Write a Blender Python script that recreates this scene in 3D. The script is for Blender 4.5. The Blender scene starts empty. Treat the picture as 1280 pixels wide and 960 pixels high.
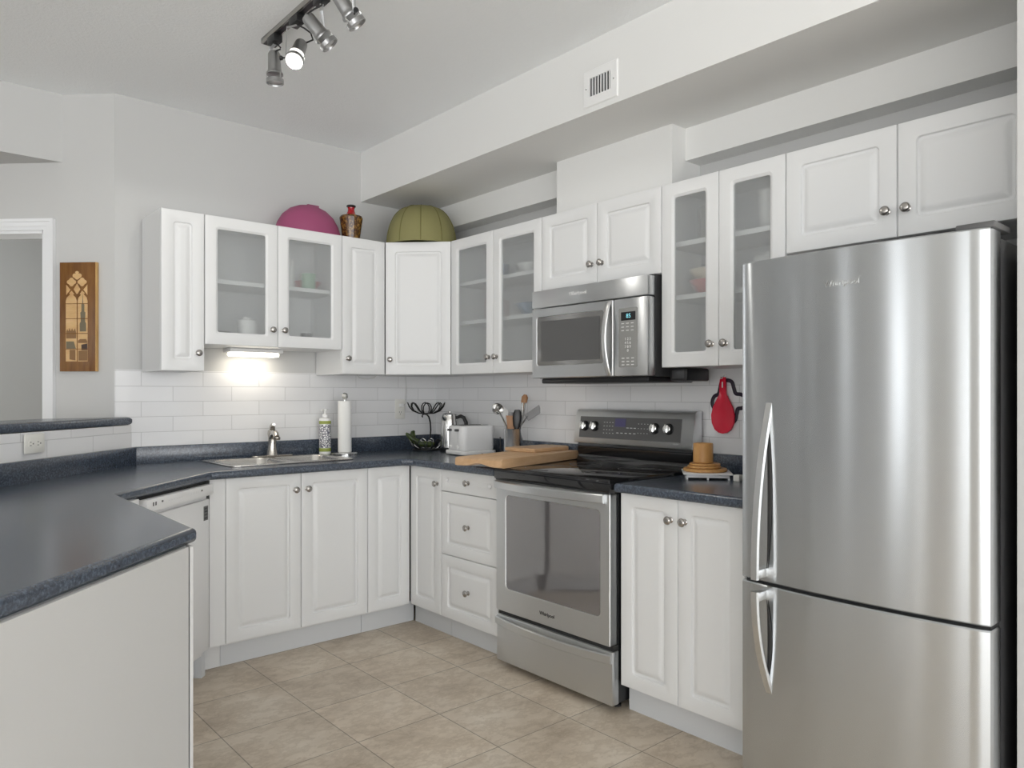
import bpy, bmesh, math, random
from mathutils import Matrix, Vector
random.seed(7)
PI = math.pi
SC = bpy.context.scene
COL = SC.collection
# ------------------------------------------------------------------ camera, world, exposure
cam_d = bpy.data.cameras.new('camera'); cam = bpy.data.objects.new('camera', cam_d); COL.objects.link(cam)
cam_d.sensor_width = 36.0; cam_d.lens = 36.0 * 922.99 / 1280.0
cam_d.shift_y = (492.9 - 480.0) / 1280.0
cam_d.clip_start = 0.02
cam.location = (-2.829, -3.9955, 1.2602)
cam.rotation_euler = (PI / 2, 0, -math.radians(41.137))
SC.camera = cam
vs = SC.view_settings
vs.view_transform = 'Standard'; vs.look = 'None'; vs.gamma = 1.0; vs.use_curve_mapping = False
vs.exposure = 0.09
WORLD_STRENGTH = 3.9          # overcast sky
LOW_WORLD_GAIN = 1.45             # world below the horizon set brighter, added to lift the ceiling
SPOT_W = 9.5
CEIL_Z = 2.731
w = bpy.data.worlds.new('world'); SC.world = w; w.use_nodes = True
bg = w.node_tree.nodes['Background']; wn, wl = w.node_tree.nodes, w.node_tree.links
wt = wn.new('ShaderNodeTexCoord'); wx = wn.new('ShaderNodeSeparateXYZ'); wr = wn.new('ShaderNodeMapRange')
wl.new(wt.outputs['Generated'], wx.inputs[0]); wl.new(wx.outputs[2], wr.inputs[0])
wr.inputs[1].default_value = -0.10; wr.inputs[2].default_value = 0.04; wr.inputs[3].default_value = LOW_WORLD_GAIN * WORLD_STRENGTH; wr.inputs[4].default_value = WORLD_STRENGTH
bg.inputs[0].default_value = (0.975, 0.99, 1.0, 1); wl.new(wr.outputs[0], bg.inputs[1])

# ------------------------------------------------------------------ materials
def principled(name, col, rough=0.5, metal=0.0, **kw):
    m = bpy.data.materials.new(name); m.use_nodes = True
    b = m.node_tree.nodes['Principled BSDF']
    b.inputs['Base Color'].default_value = (*col, 1); b.inputs['Roughness'].default_value = rough
    b.inputs['Metallic'].default_value = metal
    for k, v in kw.items():
        b.inputs[k.replace('_', ' ')].default_value = v
    return m
def nt(m): return m.node_tree.nodes, m.node_tree.links, m.node_tree.nodes['Principled BSDF']
def texco(m, out='Object', scale=(1, 1, 1), rot=(0, 0, 0), loc=(0, 0, 0)):
    n, l, b = nt(m)
    t = n.new('ShaderNodeTexCoord'); mp = n.new('ShaderNodeMapping')
    mp.inputs['Scale'].default_value = scale; mp.inputs['Rotation'].default_value = rot; mp.inputs['Location'].default_value = loc
    l.new(t.outputs[out], mp.inputs[0]); return mp.outputs[0]
def noise(m, vec, scale, detail=4, rough=0.5):
    n, l, b = nt(m); t = n.new('ShaderNodeTexNoise')
    t.inputs['Scale'].default_value = scale; t.inputs['Detail'].default_value = detail; t.inputs['Roughness'].default_value = rough
    if vec is not None: l.new(vec, t.inputs['Vector'])
    return t.outputs['Fac']
def ramp(m, fac, stops):
    n, l, b = nt(m); r = n.new('ShaderNodeValToRGB'); e = r.color_ramp.elements
    while len(e) < len(stops): e.new(0.5)
    for i, (p, c) in enumerate(stops):
        e[i].position = p; e[i].color = (*c, 1)
    l.new(fac, r.inputs[0]); return r.outputs[0]
def bump(m, fac, strength, dist=0.002):
    n, l, b = nt(m); bp = n.new('ShaderNodeBump')
    bp.inputs['Strength'].default_value = strength; bp.inputs['Distance'].default_value = dist
    l.new(fac, bp.inputs['Height']); l.new(bp.outputs[0], b.inputs['Normal'])
def setcol(m, out):
    n, l, b = nt(m); l.new(out, b.inputs['Base Color'])

M = {}
M['cab'] = principled('white_thermofoil', (0.765, 0.77, 0.77), 0.38)
M['cab_in'] = principled('cabinet_interior', (0.72, 0.72, 0.71), 0.5)
M['kick'] = principled('kick_board', (0.66, 0.675, 0.69), 0.5)
M['wall'] = principled('wall_paint', (0.56, 0.56, 0.552), 0.75)
bump(M['wall'], noise(M['wall'], texco(M['wall']), 160, 3), 0.06)
M['soffit'] = principled('soffit_paint', (0.80, 0.80, 0.785), 0.7)
M['ceil'] = principled('ceiling_stipple', (0.915, 0.935, 0.945), 0.9)
bump(M['ceil'], noise(M['ceil'], texco(M['ceil']), 95, 5, 0.7), 0.55, 0.006)
M['trimw'] = principled('trim_white', (0.80, 0.81, 0.82), 0.4)
M['hall'] = principled('hall_shade_paint', (0.29, 0.29, 0.28), 0.8)  # wall paint made darker to stand in for the hall's shade

def tile_mat(name, axis):
    m = principled(name, (0.8, 0.8, 0.8), 0.16)
    n, l, b = nt(m)
    t = n.new('ShaderNodeTexCoord'); s = n.new('ShaderNodeSeparateXYZ'); c = n.new('ShaderNodeCombineXYZ')
    l.new(t.outputs['Object'], s.inputs[0])
    l.new(s.outputs[axis], c.inputs[0]); l.new(s.outputs[2], c.inputs[1])
    bk = n.new('ShaderNodeTexBrick'); l.new(c.outputs[0], bk.inputs['Vector'])
    bk.inputs['Scale'].default_value = 1.0; bk.inputs['Brick Width'].default_value = 0.300; bk.inputs['Row Height'].default_value = 0.0765
    bk.inputs['Mortar Size'].default_value = 0.0016; bk.inputs['Mortar Smooth'].default_value = 0.3; bk.inputs['Bias'].default_value = 0
    bk.inputs['Color1'].default_value = (0.84, 0.84, 0.845, 1); bk.inputs['Color2'].default_value = (0.80, 0.80, 0.807, 1)
    bk.inputs['Mortar'].default_value = (0.60, 0.60, 0.60, 1)
    l.new(bk.outputs['Color'], b.inputs['Base Color'])
    inv = n.new('ShaderNodeMath'); inv.operation = 'SUBTRACT'; inv.inputs[0].default_value = 1; l.new(bk.outputs['Fac'], inv.inputs[1])
    bp = n.new('ShaderNodeBump'); bp.inputs['Strength'].default_value = 0.5; bp.inputs['Distance'].default_value = 0.002
    l.new(inv.outputs[0], bp.inputs['Height']); l.new(bp.outputs[0], b.inputs['Normal'])
    return m
M['tile_x'] = tile_mat('subway_tile_x', 0); M['tile_y'] = tile_mat('subway_tile_y', 1)

m = M['floor'] = principled('stone_floor_tile', (0.5, 0.42, 0.33), 0.42)
n, l, b = nt(m)
v = texco(m, loc=(0.77, 1.615, 0))
bk = n.new('ShaderNodeTexBrick'); l.new(v, bk.inputs['Vector']); bk.offset = 0.0
bk.inputs['Scale'].default_value = 1; bk.inputs['Brick Width'].default_value = 0.36; bk.inputs['Row Height'].default_value = 0.36
bk.inputs['Mortar Size'].default_value = 0.0022; bk.inputs['Mortar Smooth'].default_value = 0.2
bk.inputs['Color1'].default_value = (0.52, 0.52, 0.52, 1); bk.inputs['Color2'].default_value = (0.46, 0.46, 0.46, 1); bk.inputs['Mortar'].default_value = (0.22, 0.22, 0.22, 1)
n1 = noise(m, texco(m), 3.2, 9, 0.66); c1 = ramp(m, n1, [(0.30, (0.46, 0.38, 0.29)), (0.47, (0.62, 0.53, 0.42)), (0.58, (0.68, 0.595, 0.485)), (0.72, (0.76, 0.685, 0.58))])
n2 = noise(m, texco(m, scale=(1, 1.6, 1), rot=(0, 0, 0.6)), 7.5, 12, 0.72); c2 = ramp(m, n2, [(0.40, (1, 1, 1)), (0.495, (0.80, 0.77, 0.73)), (0.53, (1, 1, 1))])
mx = n.new('ShaderNodeMix'); mx.data_type = 'RGBA'; mx.blend_type = 'MULTIPLY'; mx.inputs[0].default_value = 0.75
l.new(c1, mx.inputs[6]); l.new(c2, mx.inputs[7])
mx2 = n.new('ShaderNodeMix'); mx2.data_type = 'RGBA'; mx2.blend_type = 'MULTIPLY'; mx2.inputs[0].default_value = 1.0
sc2 = n.new('ShaderNodeMix'); sc2.data_type = 'RGBA'; sc2.blend_type = 'MULTIPLY'; sc2.inputs[0].default_value = 1.0
sc2.inputs[7].default_value = (2, 2, 2, 1); sc2.clamp_result = False
l.new(bk.outputs['Color'], sc2.inputs[6])
l.new(mx.outputs[2], mx2.inputs[6]); l.new(sc2.outputs[2], mx2.inputs[7]); l.new(mx2.outputs[2], b.inputs['Base Color'])
bump(m, n2, 0.12, 0.002)

m = M['lam'] = principled('slate_laminate', (0.04, 0.05, 0.065), 0.22, IOR=1.72)
nn = noise(m, texco(m), 130, 6, 0.75)
setcol(m, ramp(m, nn, [(0.32, (0.024, 0.032, 0.048)), (0.50, (0.052, 0.066, 0.092)), (0.66, (0.115, 0.145, 0.19))]))

def steel(name, col, rough, aniso, freq=0.0):
    m = principled(name, col, rough, 1.0, Anisotropic=aniso, Anisotropic_Rotation=0.25)
    n, l, b = nt(m); tg = n.new('ShaderNodeTangent'); tg.direction_type = 'UV_MAP'; tg.uv_map = 'UVMap'
    l.new(tg.outputs[0], b.inputs['Tangent'])
    if freq:
        f = noise(m, texco(m, scale=(0.6, 0.6, freq)), 2.5, 4); 
        bump(m, f, 0.03, 0.001)
    return m
M['steel'] = steel('brushed_steel', (0.72, 0.735, 0.745), 0.36, 0.95, 160)
M['steel_f'] = steel('fridge_steel', (0.62, 0.643, 0.662), 0.25, 1.0)
M['steel_b'] = principled('polished_steel', (0.70, 0.70, 0.69), 0.16, 1.0)
M['steelh'] = principled('satin_handle', (0.66, 0.665, 0.665), 0.32, 1.0)
M['sink'] = principled('sink_steel', (0.66, 0.64, 0.61), 0.27, 1.0)
M['nickel'] = principled('brushed_nickel', (0.44, 0.42, 0.40), 0.24, 1.0)
M['crock'] = principled('crock_steel', (0.86, 0.86, 0.86), 0.26, 1.0)
M['spot'] = principled('spot_metal', (0.42, 0.42, 0.42), 0.34, 1.0)
M['fau'] = principled('faucet_nickel', (0.52, 0.49, 0.45), 0.22, 1.0)
M['black'] = principled('black_plastic', (0.012, 0.012, 0.013), 0.35)
M['gasket_shade'] = principled('gasket_gap_shade', (0.02, 0.02, 0.02), 0.7)  # door seals, also dark fill painted as shade in gaps
M['bglass'] = principled('black_glass', (0.010, 0.010, 0.011), 0.06, IOR=1.65)
M['oglass'] = principled('oven_glass', (0.125, 0.118, 0.121), 0.05, IOR=2.9)
M['mglass'] = principled('microwave_glass', (0.13, 0.128, 0.122), 0.08, IOR=2.6)
M['dkgrey'] = principled('dark_grey_metal', (0.05, 0.05, 0.052), 0.3, Specular_IOR_Level=0.6)
M['midgrey'] = principled('grey_panel', (0.10, 0.10, 0.10), 0.3)
M['keypad'] = principled('keypad_grey', (0.27, 0.27, 0.26), 0.4)
M['appw'] = principled('appliance_white', (0.82, 0.82, 0.82), 0.3)
M['white'] = principled('white_plastic', (0.85, 0.85, 0.84), 0.35)
M['mark'] = principled('pale_print', (0.75, 0.75, 0.75), 0.5)
M['markd'] = principled('dark_print', (0.10, 0.10, 0.11), 0.5)
M['paper'] = principled('paper_white', (0.86, 0.86, 0.84), 0.9)
M['ivory'] = principled('outlet_ivory', (0.80, 0.79, 0.74), 0.4)
M['slot'] = principled('dark_slot', (0.03, 0.03, 0.03), 0.6)
M['green'] = principled('band_green', (0.30, 0.35, 0.07), 0.5)
M['red'] = principled('silicone_red', (0.72, 0.010, 0.045), 0.35)
M['purple'] = principled('silicone_dark_purple', (0.022, 0.012, 0.028), 0.5)
M['wire'] = principled('dark_wire', (0.025, 0.025, 0.025), 0.35, 0.6)
M['cordw'] = principled('white_cord', (0.62, 0.62, 0.60), 0.5)
def wood(name, a, c, d, scale=(3, 14, 14), rough=0.45, rot=(0, 0, 0)):
    m = principled(name, c, rough)
    f = noise(m, texco(m, scale=scale, rot=rot), 3.0, 6, 0.6)
    setcol(m, ramp(m, f, [(0.30, a), (0.5, c), (0.7, d)])); return m
M['wood'] = wood('beech_wood', (0.52, 0.32, 0.17), (0.60, 0.385, 0.215), (0.67, 0.45, 0.27), (2, 9, 9))
M['tool'] = principled('matt_tool_steel', (0.20, 0.20, 0.20), 0.5, 0.5)
M['wood2'] = wood('pine_wood', (0.50, 0.24, 0.07), (0.60, 0.32, 0.11), (0.68, 0.40, 0.16), (12, 12, 2))
M['woodsp'] = wood('utensil_wood', (0.28, 0.13, 0.05), (0.37, 0.18, 0.075), (0.45, 0.24, 0.11), (12, 12, 3))
M['walnut'] = wood('walnut_panel', (0.13, 0.050, 0.010), (0.19, 0.080, 0.018), (0.24, 0.11, 0.028), (10, 10, 1.5), 0.25)
M['maple'] = wood('pale_inlay', (0.52, 0.30, 0.12), (0.62, 0.39, 0.17), (0.68, 0.45, 0.22), (4, 4, 12), 0.3)
M['edgew'] = wood('gold_edge_wood', (0.45, 0.25, 0.07), (0.55, 0.33, 0.12), (0.60, 0.38, 0.16), (10, 10, 2), 0.3)
M['inl_a'] = principled('inlay_brown', (0.22, 0.11, 0.035), 0.3)
M['inl_b'] = principled('inlay_grey_green', (0.15, 0.12, 0.07), 0.3)
M['inl_c'] = principled('inlay_dark', (0.045, 0.02, 0.012), 0.3)
M['veg'] = principled('vegetable_green', (0.035, 0.055, 0.012), 0.4)
f = noise(M['veg'], texco(M['veg']), 40, 4); setcol(M['veg'], ramp(M['veg'], f, [(0.35, (0.015, 0.028, 0.006)), (0.6, (0.06, 0.09, 0.02)), (0.75, (0.20, 0.24, 0.07))]))
m = M['pink'] = principled('pink_mesh_net', (0.36, 0.075, 0.175), 0.6)
n, l, b = nt(m); b.inputs['Alpha'].default_value = 0.86
M['olived'] = principled('olive_piping', (0.17, 0.155, 0.05), 0.8)
m = M['olive'] = principled('olive_fabric', (0.245, 0.23, 0.095), 0.8)
f = noise(m, texco(m), 200, 3); bump(m, f, 0.15)
m = M['vase'] = principled('mottled_glaze', (0.1, 0.05, 0.02), 0.12)
n, l, b = nt(m)
f = noise(m, texco(m, scale=(1, 1, 0.7)), 75, 4, 0.7); setcol(m, ramp(m, f, [(0.40, (0.045, 0.018, 0.008)), (0.52, (0.12, 0.055, 0.015)), (0.60, (0.30, 0.16, 0.035)), (0.72, (0.10, 0.04, 0.01))]))
M['vred'] = principled('red_glaze', (0.36, 0.008, 0.015), 0.15)
m = M['soapl'] = principled('patterned_label', (0.8, 0.8, 0.8), 0.4)
n, l, b = nt(m); vo = n.new('ShaderNodeTexVoronoi'); vo.feature = 'DISTANCE_TO_EDGE'; vo.inputs['Scale'].default_value = 75
l.new(texco(m), vo.inputs['Vector'])
r = ramp(m, vo.outputs['Distance'], [(0.0, (0.10, 0.10, 0.14)), (0.10, (0.13, 0.13, 0.17)), (0.16, (0.84, 0.84, 0.84)), (0.34, (0.84, 0.84, 0.84)), (0.40, (0.2, 0.2, 0.26))]); setcol(m, r)
def emit(name, col, s):
    m = principled(name, col, 0.4); b = m.node_tree.nodes['Principled BSDF']
    b.inputs['Emission Color'].default_value = (*col, 1); b.inputs['Emission Strength'].default_value = s; return m
M['lens'] = emit('lit_lens', (1.0, 0.97, 0.90), 5.0)
M['tube'] = emit('lit_diffuser', (1.0, 0.93, 0.80), 4.0)
M['disp'] = emit('blue_digits', (0.25, 0.70, 0.80), 0.45)
M['dispr'] = emit('violet_screen', (0.055, 0.05, 0.12), 0.25)
M['lens_off'] = principled('unlit_lens', (0.5, 0.5, 0.5), 0.1, 0.3)
# frosted glass: part clear, part scattering
m = M['frost'] = bpy.data.materials.new('frosted_glass'); m.use_nodes = True
n, l = m.node_tree.nodes, m.node_tree.links; n.remove(n['Principled BSDF']); out = n['Material Output']
rf = n.new('ShaderNodeBsdfRefraction'); rf.inputs['Color'].default_value = (0.93, 0.94, 0.94, 1); rf.inputs['Roughness'].default_value = 0.26; rf.inputs['IOR'].default_value = 1.12
tr = n.new('ShaderNodeBsdfTransparent'); tr.inputs['Color'].default_value = (0.95, 0.96, 0.96, 1)
df = n.new('ShaderNodeBsdfDiffuse'); df.inputs['Color'].default_value = (0.74, 0.75, 0.75, 1)
a1 = n.new('ShaderNodeMixShader'); a1.inputs[0].default_value = 0.62; l.new(rf.outputs[0], a1.inputs[1]); l.new(tr.outputs[0], a1.inputs[2])
a2 = n.new('ShaderNodeMixShader'); a2.inputs[0].default_value = 0.19; l.new(a1.outputs[0], a2.inputs[1]); l.new(df.outputs[0], a2.inputs[2])
l.new(a2.outputs[0], out.inputs[0])

# ------------------------------------------------------------------ mesh helpers
I4 = Matrix.Identity(4)
def T(x, y, z): return Matrix.Translation((x, y, z))
def RX(a): return Matrix.Rotation(a, 4, 'X')
def RY(a): return Matrix.Rotation(a, 4, 'Y')
def RZ(a): return Matrix.Rotation(a, 4, 'Z')
def align(d):
    return Vector(d).normalized().to_track_quat('Z', 'Y').to_matrix().to_4x4()
def rrect(x0, x1, z0, z1, r, n=5):
    r = min(r, (x1 - x0) / 2 - 1e-5, (z1 - z0) / 2 - 1e-5); pts = []
    for cx, cz, a0 in ((x1 - r, z0 + r, -PI / 2), (x1 - r, z1 - r, 0), (x0 + r, z1 - r, PI / 2), (x0 + r, z0 + r, PI)):
        for i in range(n + 1):
            a = a0 + PI / 2 * i / n; pts.append((cx + r * math.cos(a), cz + r * math.sin(a)))
    return pts
class MB:
    def __init__(s): s.v = []; s.f = []
    def add(s, vs, fs, X=I4):
        o = len(s.v); s.v += [tuple(X @ Vector(p)) for p in vs]; s.f += [tuple(i + o for i in f) for f in fs]; return s
    def box(s, x0, x1, y0, y1, z0, z1, r=0.0, X=I4, seg=2):
        x0, x1 = sorted((x0, x1)); y0, y1 = sorted((y0, y1)); z0, z1 = sorted((z0, z1))
        bm = bmesh.new()
        bmesh.ops.create_cube(bm, size=1.0)
        for v_ in bm.verts:
            v_.co = Vector(((x0 + x1) / 2 + v_.co.x * (x1 - x0), (y0 + y1) / 2 + v_.co.y * (y1 - y0), (z0 + z1) / 2 + v_.co.z * (z1 - z0)))
        if r > 0:
            r = min(r, 0.49 * min(x1 - x0, y1 - y0, z1 - z0))
            bmesh.ops.bevel(bm, geom=bm.edges[:], offset=r, segments=seg, profile=0.5, affect='EDGES')
        bm.verts.index_update()
        s.add([v_.co[:] for v_ in bm.verts], [[q.index for q in f_.verts] for f_ in bm.faces], X); bm.free(); return s
    def loops(s, L, X=I4, cap0=False, cap1=False, closed=True):
        n_ = len(L[0]); vs_ = [p for lp in L for p in lp]; fs = []
        for k in range(len(L) - 1):
            for i in range(n_ if closed else n_ - 1):
                j = (i + 1) % n_; fs.append((k * n_ + i, k * n_ + j, (k + 1) * n_ + j, (k + 1) * n_ + i))
        if cap0: fs.append(tuple(range(n_ - 1, -1, -1)))
        if cap1: fs.append(tuple((len(L) - 1) * n_ + i for i in range(n_)))
        return s.add(vs_, fs, X)
    def lathe(s, prof, X=I4, n_=28, sx=1.0, sy=1.0, caps=True):
        L = [[(r_ * sx * math.cos(2 * PI * i / n_), r_ * sy * math.sin(2 * PI * i / n_), z_) for i in range(n_)] for r_, z_ in prof]
        return s.loops(L, X, caps and prof[0][0] > 1e-6, caps and prof[-1][0] > 1e-6)
    def prism(s, poly, z0, z1, X=I4, r=0.0):
        if r <= 0:
            return s.loops([[(x, y, z0) for x, y in poly], [(x, y, z1) for x, y in poly]], X, True, True)
        bm = bmesh.new(); a = [bm.verts.new((x, y, z0)) for x, y in poly]; c = [bm.verts.new((x, y, z1)) for x, y in poly]
        k = len(poly); bm.faces.new(a[::-1]); bm.faces.new(c)
        for i in range(k): bm.faces.new((a[i], a[(i + 1) % k], c[(i + 1) % k], c[i]))
        bmesh.ops.recalc_face_normals(bm, faces=bm.faces[:])
        bmesh.ops.bevel(bm, geom=bm.edges[:], offset=r, segments=3, profile=0.5, affect='EDGES')
        bm.verts.index_update()
        s.add([q.co[:] for q in bm.verts], [[q.index for q in f_.verts] for f_ in bm.faces], X); bm.free(); return s
    def tube(s, pts, r, X=I4, n_=8, closed=False, r2=None, up=(0, 0, 1)):
        P = [Vector(p) for p in pts]; k = len(P); R = r if isinstance(r, (list, tuple)) else [r] * k
        R2 = R if r2 is None else (r2 if isinstance(r2, (list, tuple)) else [r2] * k)
        L = []; prev = Vector(up)
        for i in range(k):
            if closed: t = (P[(i + 1) % k] - P[i - 1])
            else: t = P[min(i + 1, k - 1)] - P[max(i - 1, 0)]
            t.normalize()
            u = prev - t * prev.dot(t)
            if u.length < 1e-4: u = Vector((1, 0, 0)) - t * t.x
            if u.length < 1e-4: u = Vector((0, 1, 0)) - t * t.y
            u.normalize(); v_ = t.cross(u); prev = u
            L.append([tuple(P[i] + u * (R[i] * math.cos(2 * PI * j / n_)) + v_ * (R2[i] * math.sin(2 * PI * j / n_))) for j in range(n_)])
        if closed: L.append(L[0]); return s.loops(L, X)
        return s.loops(L, X, True, True)
    def build(s, name, mat, parent=None, angle=35, loc=None):
        me = bpy.data.meshes.new(name); me.from_pydata(s.v, [], s.f); me.update()
        bm = bmesh.new(); bm.from_mesh(me); bmesh.ops.remove_doubles(bm, verts=bm.verts[:], dist=1e-6)
        bmesh.ops.recalc_face_normals(bm, faces=bm.faces[:]); bm.to_mesh(me); bm.free()
        mats = mat if isinstance(mat, (list, tuple)) else [mat]
        for m_ in mats: me.materials.append(m_)
        if mats[0].name.endswith('_steel'):
            uv = me.uv_layers.new(name='UVMap')
            for p in me.polygons:
                a = [abs(q) for q in p.normal]
                for li in p.loop_indices:
                    c = me.vertices[me.loops[li].vertex_index].co
                    if a[2] > 0.8: uv.data[li].uv = (c.x, c.y)
                    elif a[0] > a[1]: uv.data[li].uv = (c.y, c.z)
                    else: uv.data[li].uv = (c.x, c.z)
        for p in me.polygons: p.use_smooth = True
        me.set_sharp_from_angle(angle=math.radians(angle))
        o = bpy.data.objects.new(name, me); COL.objects.link(o)
        if parent is not None: o.parent = parent
        if loc is not None: o.location = loc
        return o
def tag(o, label=None, cat=None, group=None, kind=None):
    if label: o['label'] = label
    if cat: o['category'] = cat
    if group: o['group'] = group
    if kind: o['kind'] = kind
    return o
def thing(name, label, cat, loc=(0, 0, 0), rz=0.0, group=None):
    o = bpy.data.objects.new(name, None); COL.objects.link(o); o.empty_display_size = 0.05
    o.location = loc; o.rotation_euler = (0, 0, rz); return tag(o, label, cat, group)
def struct(name, mb, mat, loc=None, rz=0.0, parent=None):
    o = mb.build(name, mat, parent)
    if loc: o.location = loc
    o.rotation_euler = (0, 0, rz)
    if parent is None: o['kind'] = 'structure'
    return o
def rebase(o, base):
    """move a one-mesh thing's origin to its base"""
    o.data.transform(T(-base[0], -base[1], -base[2])); o.location = base; return o
def text_mesh(name, body, size, X, mat, parent, depth=0.0006, bold=0.0, align_='CENTER'):
    c = bpy.data.curves.new(name, 'FONT'); c.body = body; c.size = size; c.extrude = depth; c.offset = bold
    c.align_x = align_; c.align_y = 'CENTER'; c.resolution_u = 3
    t = bpy.data.objects.new('t', c); COL.objects.link(t)
    dg = bpy.context.evaluated_depsgraph_get(); me = bpy.data.meshes.new_from_object(t.evaluated_get(dg))
    bpy.data.objects.remove(t); bpy.data.curves.remove(c)
    me.transform(X); me.materials.clear(); me.materials.append(mat); me.name = name
    o = bpy.data.objects.new(name, me); COL.objects.link(o); o.parent = parent; return o
FACE = RX(PI / 2)          # text / lathe built in xy, turned to face local -y
def flat_curve(name, rings, z0, z1, bevel, mat, parent=None):
    """a slab with holes and rounded edges"""
    c = bpy.data.curves.new(name, 'CURVE'); c.dimensions = '2D'; c.fill_mode = 'BOTH'
    c.extrude = (z1 - z0) / 2 - bevel; c.bevel_depth = bevel; c.bevel_resolution = 3; c.offset = -bevel
    for ring in rings:
        sp = c.splines.new('POLY'); sp.points.add(len(ring) - 1); sp.use_cyclic_u = True
        for p, q in zip(sp.points, ring): p.co = (q[0], q[1], 0, 1)
    t = bpy.data.objects.new('t', c); COL.objects.link(t)
    dg = bpy.context.evaluated_depsgraph_get(); me = bpy.data.meshes.new_from_object(t.evaluated_get(dg))
    bpy.data.objects.remove(t); bpy.data.curves.remove(c)
    me.transform(T(0, 0, (z0 + z1) / 2)); me.materials.clear(); me.materials.append(mat); me.name = name
    for p in me.polygons: p.use_smooth = True
    me.set_sharp_from_angle(angle=math.radians(40))
    o = bpy.data.objects.new(name, me); COL.objects.link(o)
    if parent is not None: o.parent = parent
    return o

# ------------------------------------------------------------------ the setting
FX0, FX1, FY0, FY1 = -7.2, 0.25, -8.2, 3.4
struct('floor', MB().box(FX0, FX1, FY0, FY1, -0.06, 0), M['floor'])
struct('ceiling', MB().box(FX0, FX1, FY0, FY1, CEIL_Z, CEIL_Z + 0.06), M['ceil'])
S2 = math.sqrt(0.5)
struct('wall_back', MB().prism([(-1.919, 0), (0.12, 0), (0.12, 0.12), (-1.80, 0.12)], 0, CEIL_Z), M['wall'])
struct('wall_right', MB().box(0, 0.12, -3.56, 0, 0, CEIL_Z), M['wall'])
struct('wall_end', MB().box(-0.64, 0, -3.60, -3.43, 0, CEIL_Z), M['wall'])
struct('wall_right_rear', MB().box(-0.30, -0.18, FY0, -3.60, 0, CEIL_Z), M['wall'])
# wall beyond the bar, at 45 degrees, with a doorway (local x runs to the left as negative)
FR = -PI / 4; FL = (-1.919, 0, 0)
dx0, dx1, dz = -1.175, -0.355, 2.066
wf = MB().box(dx1, 0, 0, 0.12, 0, CEIL_Z).box(-3.5, dx0, 0, 0.12, 0, CEIL_Z).box(dx0, dx1, 0, 0.12, dz, CEIL_Z)
struct('wall_far', wf, M['wall'], FL, FR)
d = MB()
for a, bb in ((0.0, 0.018), (0.018, 0.040), (0.040, 0.055)):
    y = {0.0: -0.012, 0.018: -0.016, 0.040: -0.022}[a]
    d.box(dx1 + a, dx1 + bb, y, 0.0, 0, dz + bb).box(dx0 - bb, dx0 - a, y, 0.0, 0, dz + bb).box(dx0 - a, dx1 + a, y, 0.0, dz + a, dz + bb)
d.box(dx1 - 0.014, dx1, 0, 0.12, 0, dz).box(dx0, dx0 + 0.014, 0, 0.12, 0, dz).box(dx0, dx1, 0, 0.12, dz - 0.014, dz)
struct('door_1', d, M['trimw'], FL, FR)
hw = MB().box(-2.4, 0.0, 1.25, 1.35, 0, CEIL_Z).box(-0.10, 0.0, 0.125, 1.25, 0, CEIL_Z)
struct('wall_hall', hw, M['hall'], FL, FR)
LW = [(-8.05, -6.3), (-6.2, -4.35), (-3.18, -2.94), (-2.12, -2.02), (-1.72, -1.40), (-0.22, -0.06), (0.96, 1.04), (1.58, 1.68), (2.18, 2.26)]      # openings in the left wall; narrow slits added to band the fridge reflection
RWN = [(-6.9, -4.9), (-4.7, -2.7), (-2.5, -0.5)]                     # openings in the rear wall
WT = 2.5
a = MB(); y = FY0
for y0, y1 in LW: a.box(FX0, FX0 + .1, y, y0, 0, WT); y = y1
a.box(FX0, FX0 + .1, y, FY1, 0, WT).box(FX0, FX0 + .1, FY0, FY1, WT, CEIL_Z); struct('wall_left', a, M['wall'])
a = MB(); x = FX0 + .1
for x0, x1 in RWN: a.box(x, x0, FY0, FY0 + .1, 0, WT); x = x1
a.box(x, -.30, FY0, FY0 + .1, 0, WT).box(FX0 + .1, -.30, FY0, FY0 + .1, WT, CEIL_Z); struct('wall_rear', a, M['wall'])
struct('wall_left_end', MB().box(FX0 + .1, -4.38, 2.48, 2.58, 0, CEIL_Z), M['wall'])
def portal(loc, rot, sx, sy):
    ld = bpy.data.lights.new('window_portal', 'AREA'); ld.shape = 'RECTANGLE'; ld.size = sx; ld.size_y = sy
    ld.cycles.is_portal = True
    o = bpy.data.objects.new('window_portal', ld); COL.objects.link(o); o.location = loc; o.rotation_euler = rot
wi = 1
for y0, y1 in LW:
    f_ = .05 if y1 - y0 > 1 else .003
    a = MB().box(FX0 + .02, FX0 + .08, y0, y0 + f_, 0, WT).box(FX0 + .02, FX0 + .08, y1 - f_, y1, 0, WT).box(FX0 + .02, FX0 + .08, y0, y1, 0, .05).box(FX0 + .02, FX0 + .08, y0, y1, WT - .05, WT)
    struct('window_%d' % wi, a, M['trimw']); wi += 1  # the narrow ones are slits added for the fridge reflection
    portal((FX0 + .12, (y0 + y1) / 2, WT / 2), (PI / 2, 0, -PI / 2), y1 - y0, WT)
for x0, x1 in RWN:
    a = MB().box(x0, x0 + .05, FY0 + .02, FY0 + .08, 0, WT).box(x1 - .05, x1, FY0 + .02, FY0 + .08, 0, WT).box(x0, x1, FY0 + .02, FY0 + .08, 0, .05).box(x0, x1, FY0 + .02, FY0 + .08, WT - .05, WT)
    struct('window_%d' % wi, a, M['trimw']); wi += 1
    portal(((x0 + x1) / 2, FY0 + .12, WT / 2), (PI / 2, 0, 0), x1 - x0, WT)

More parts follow.
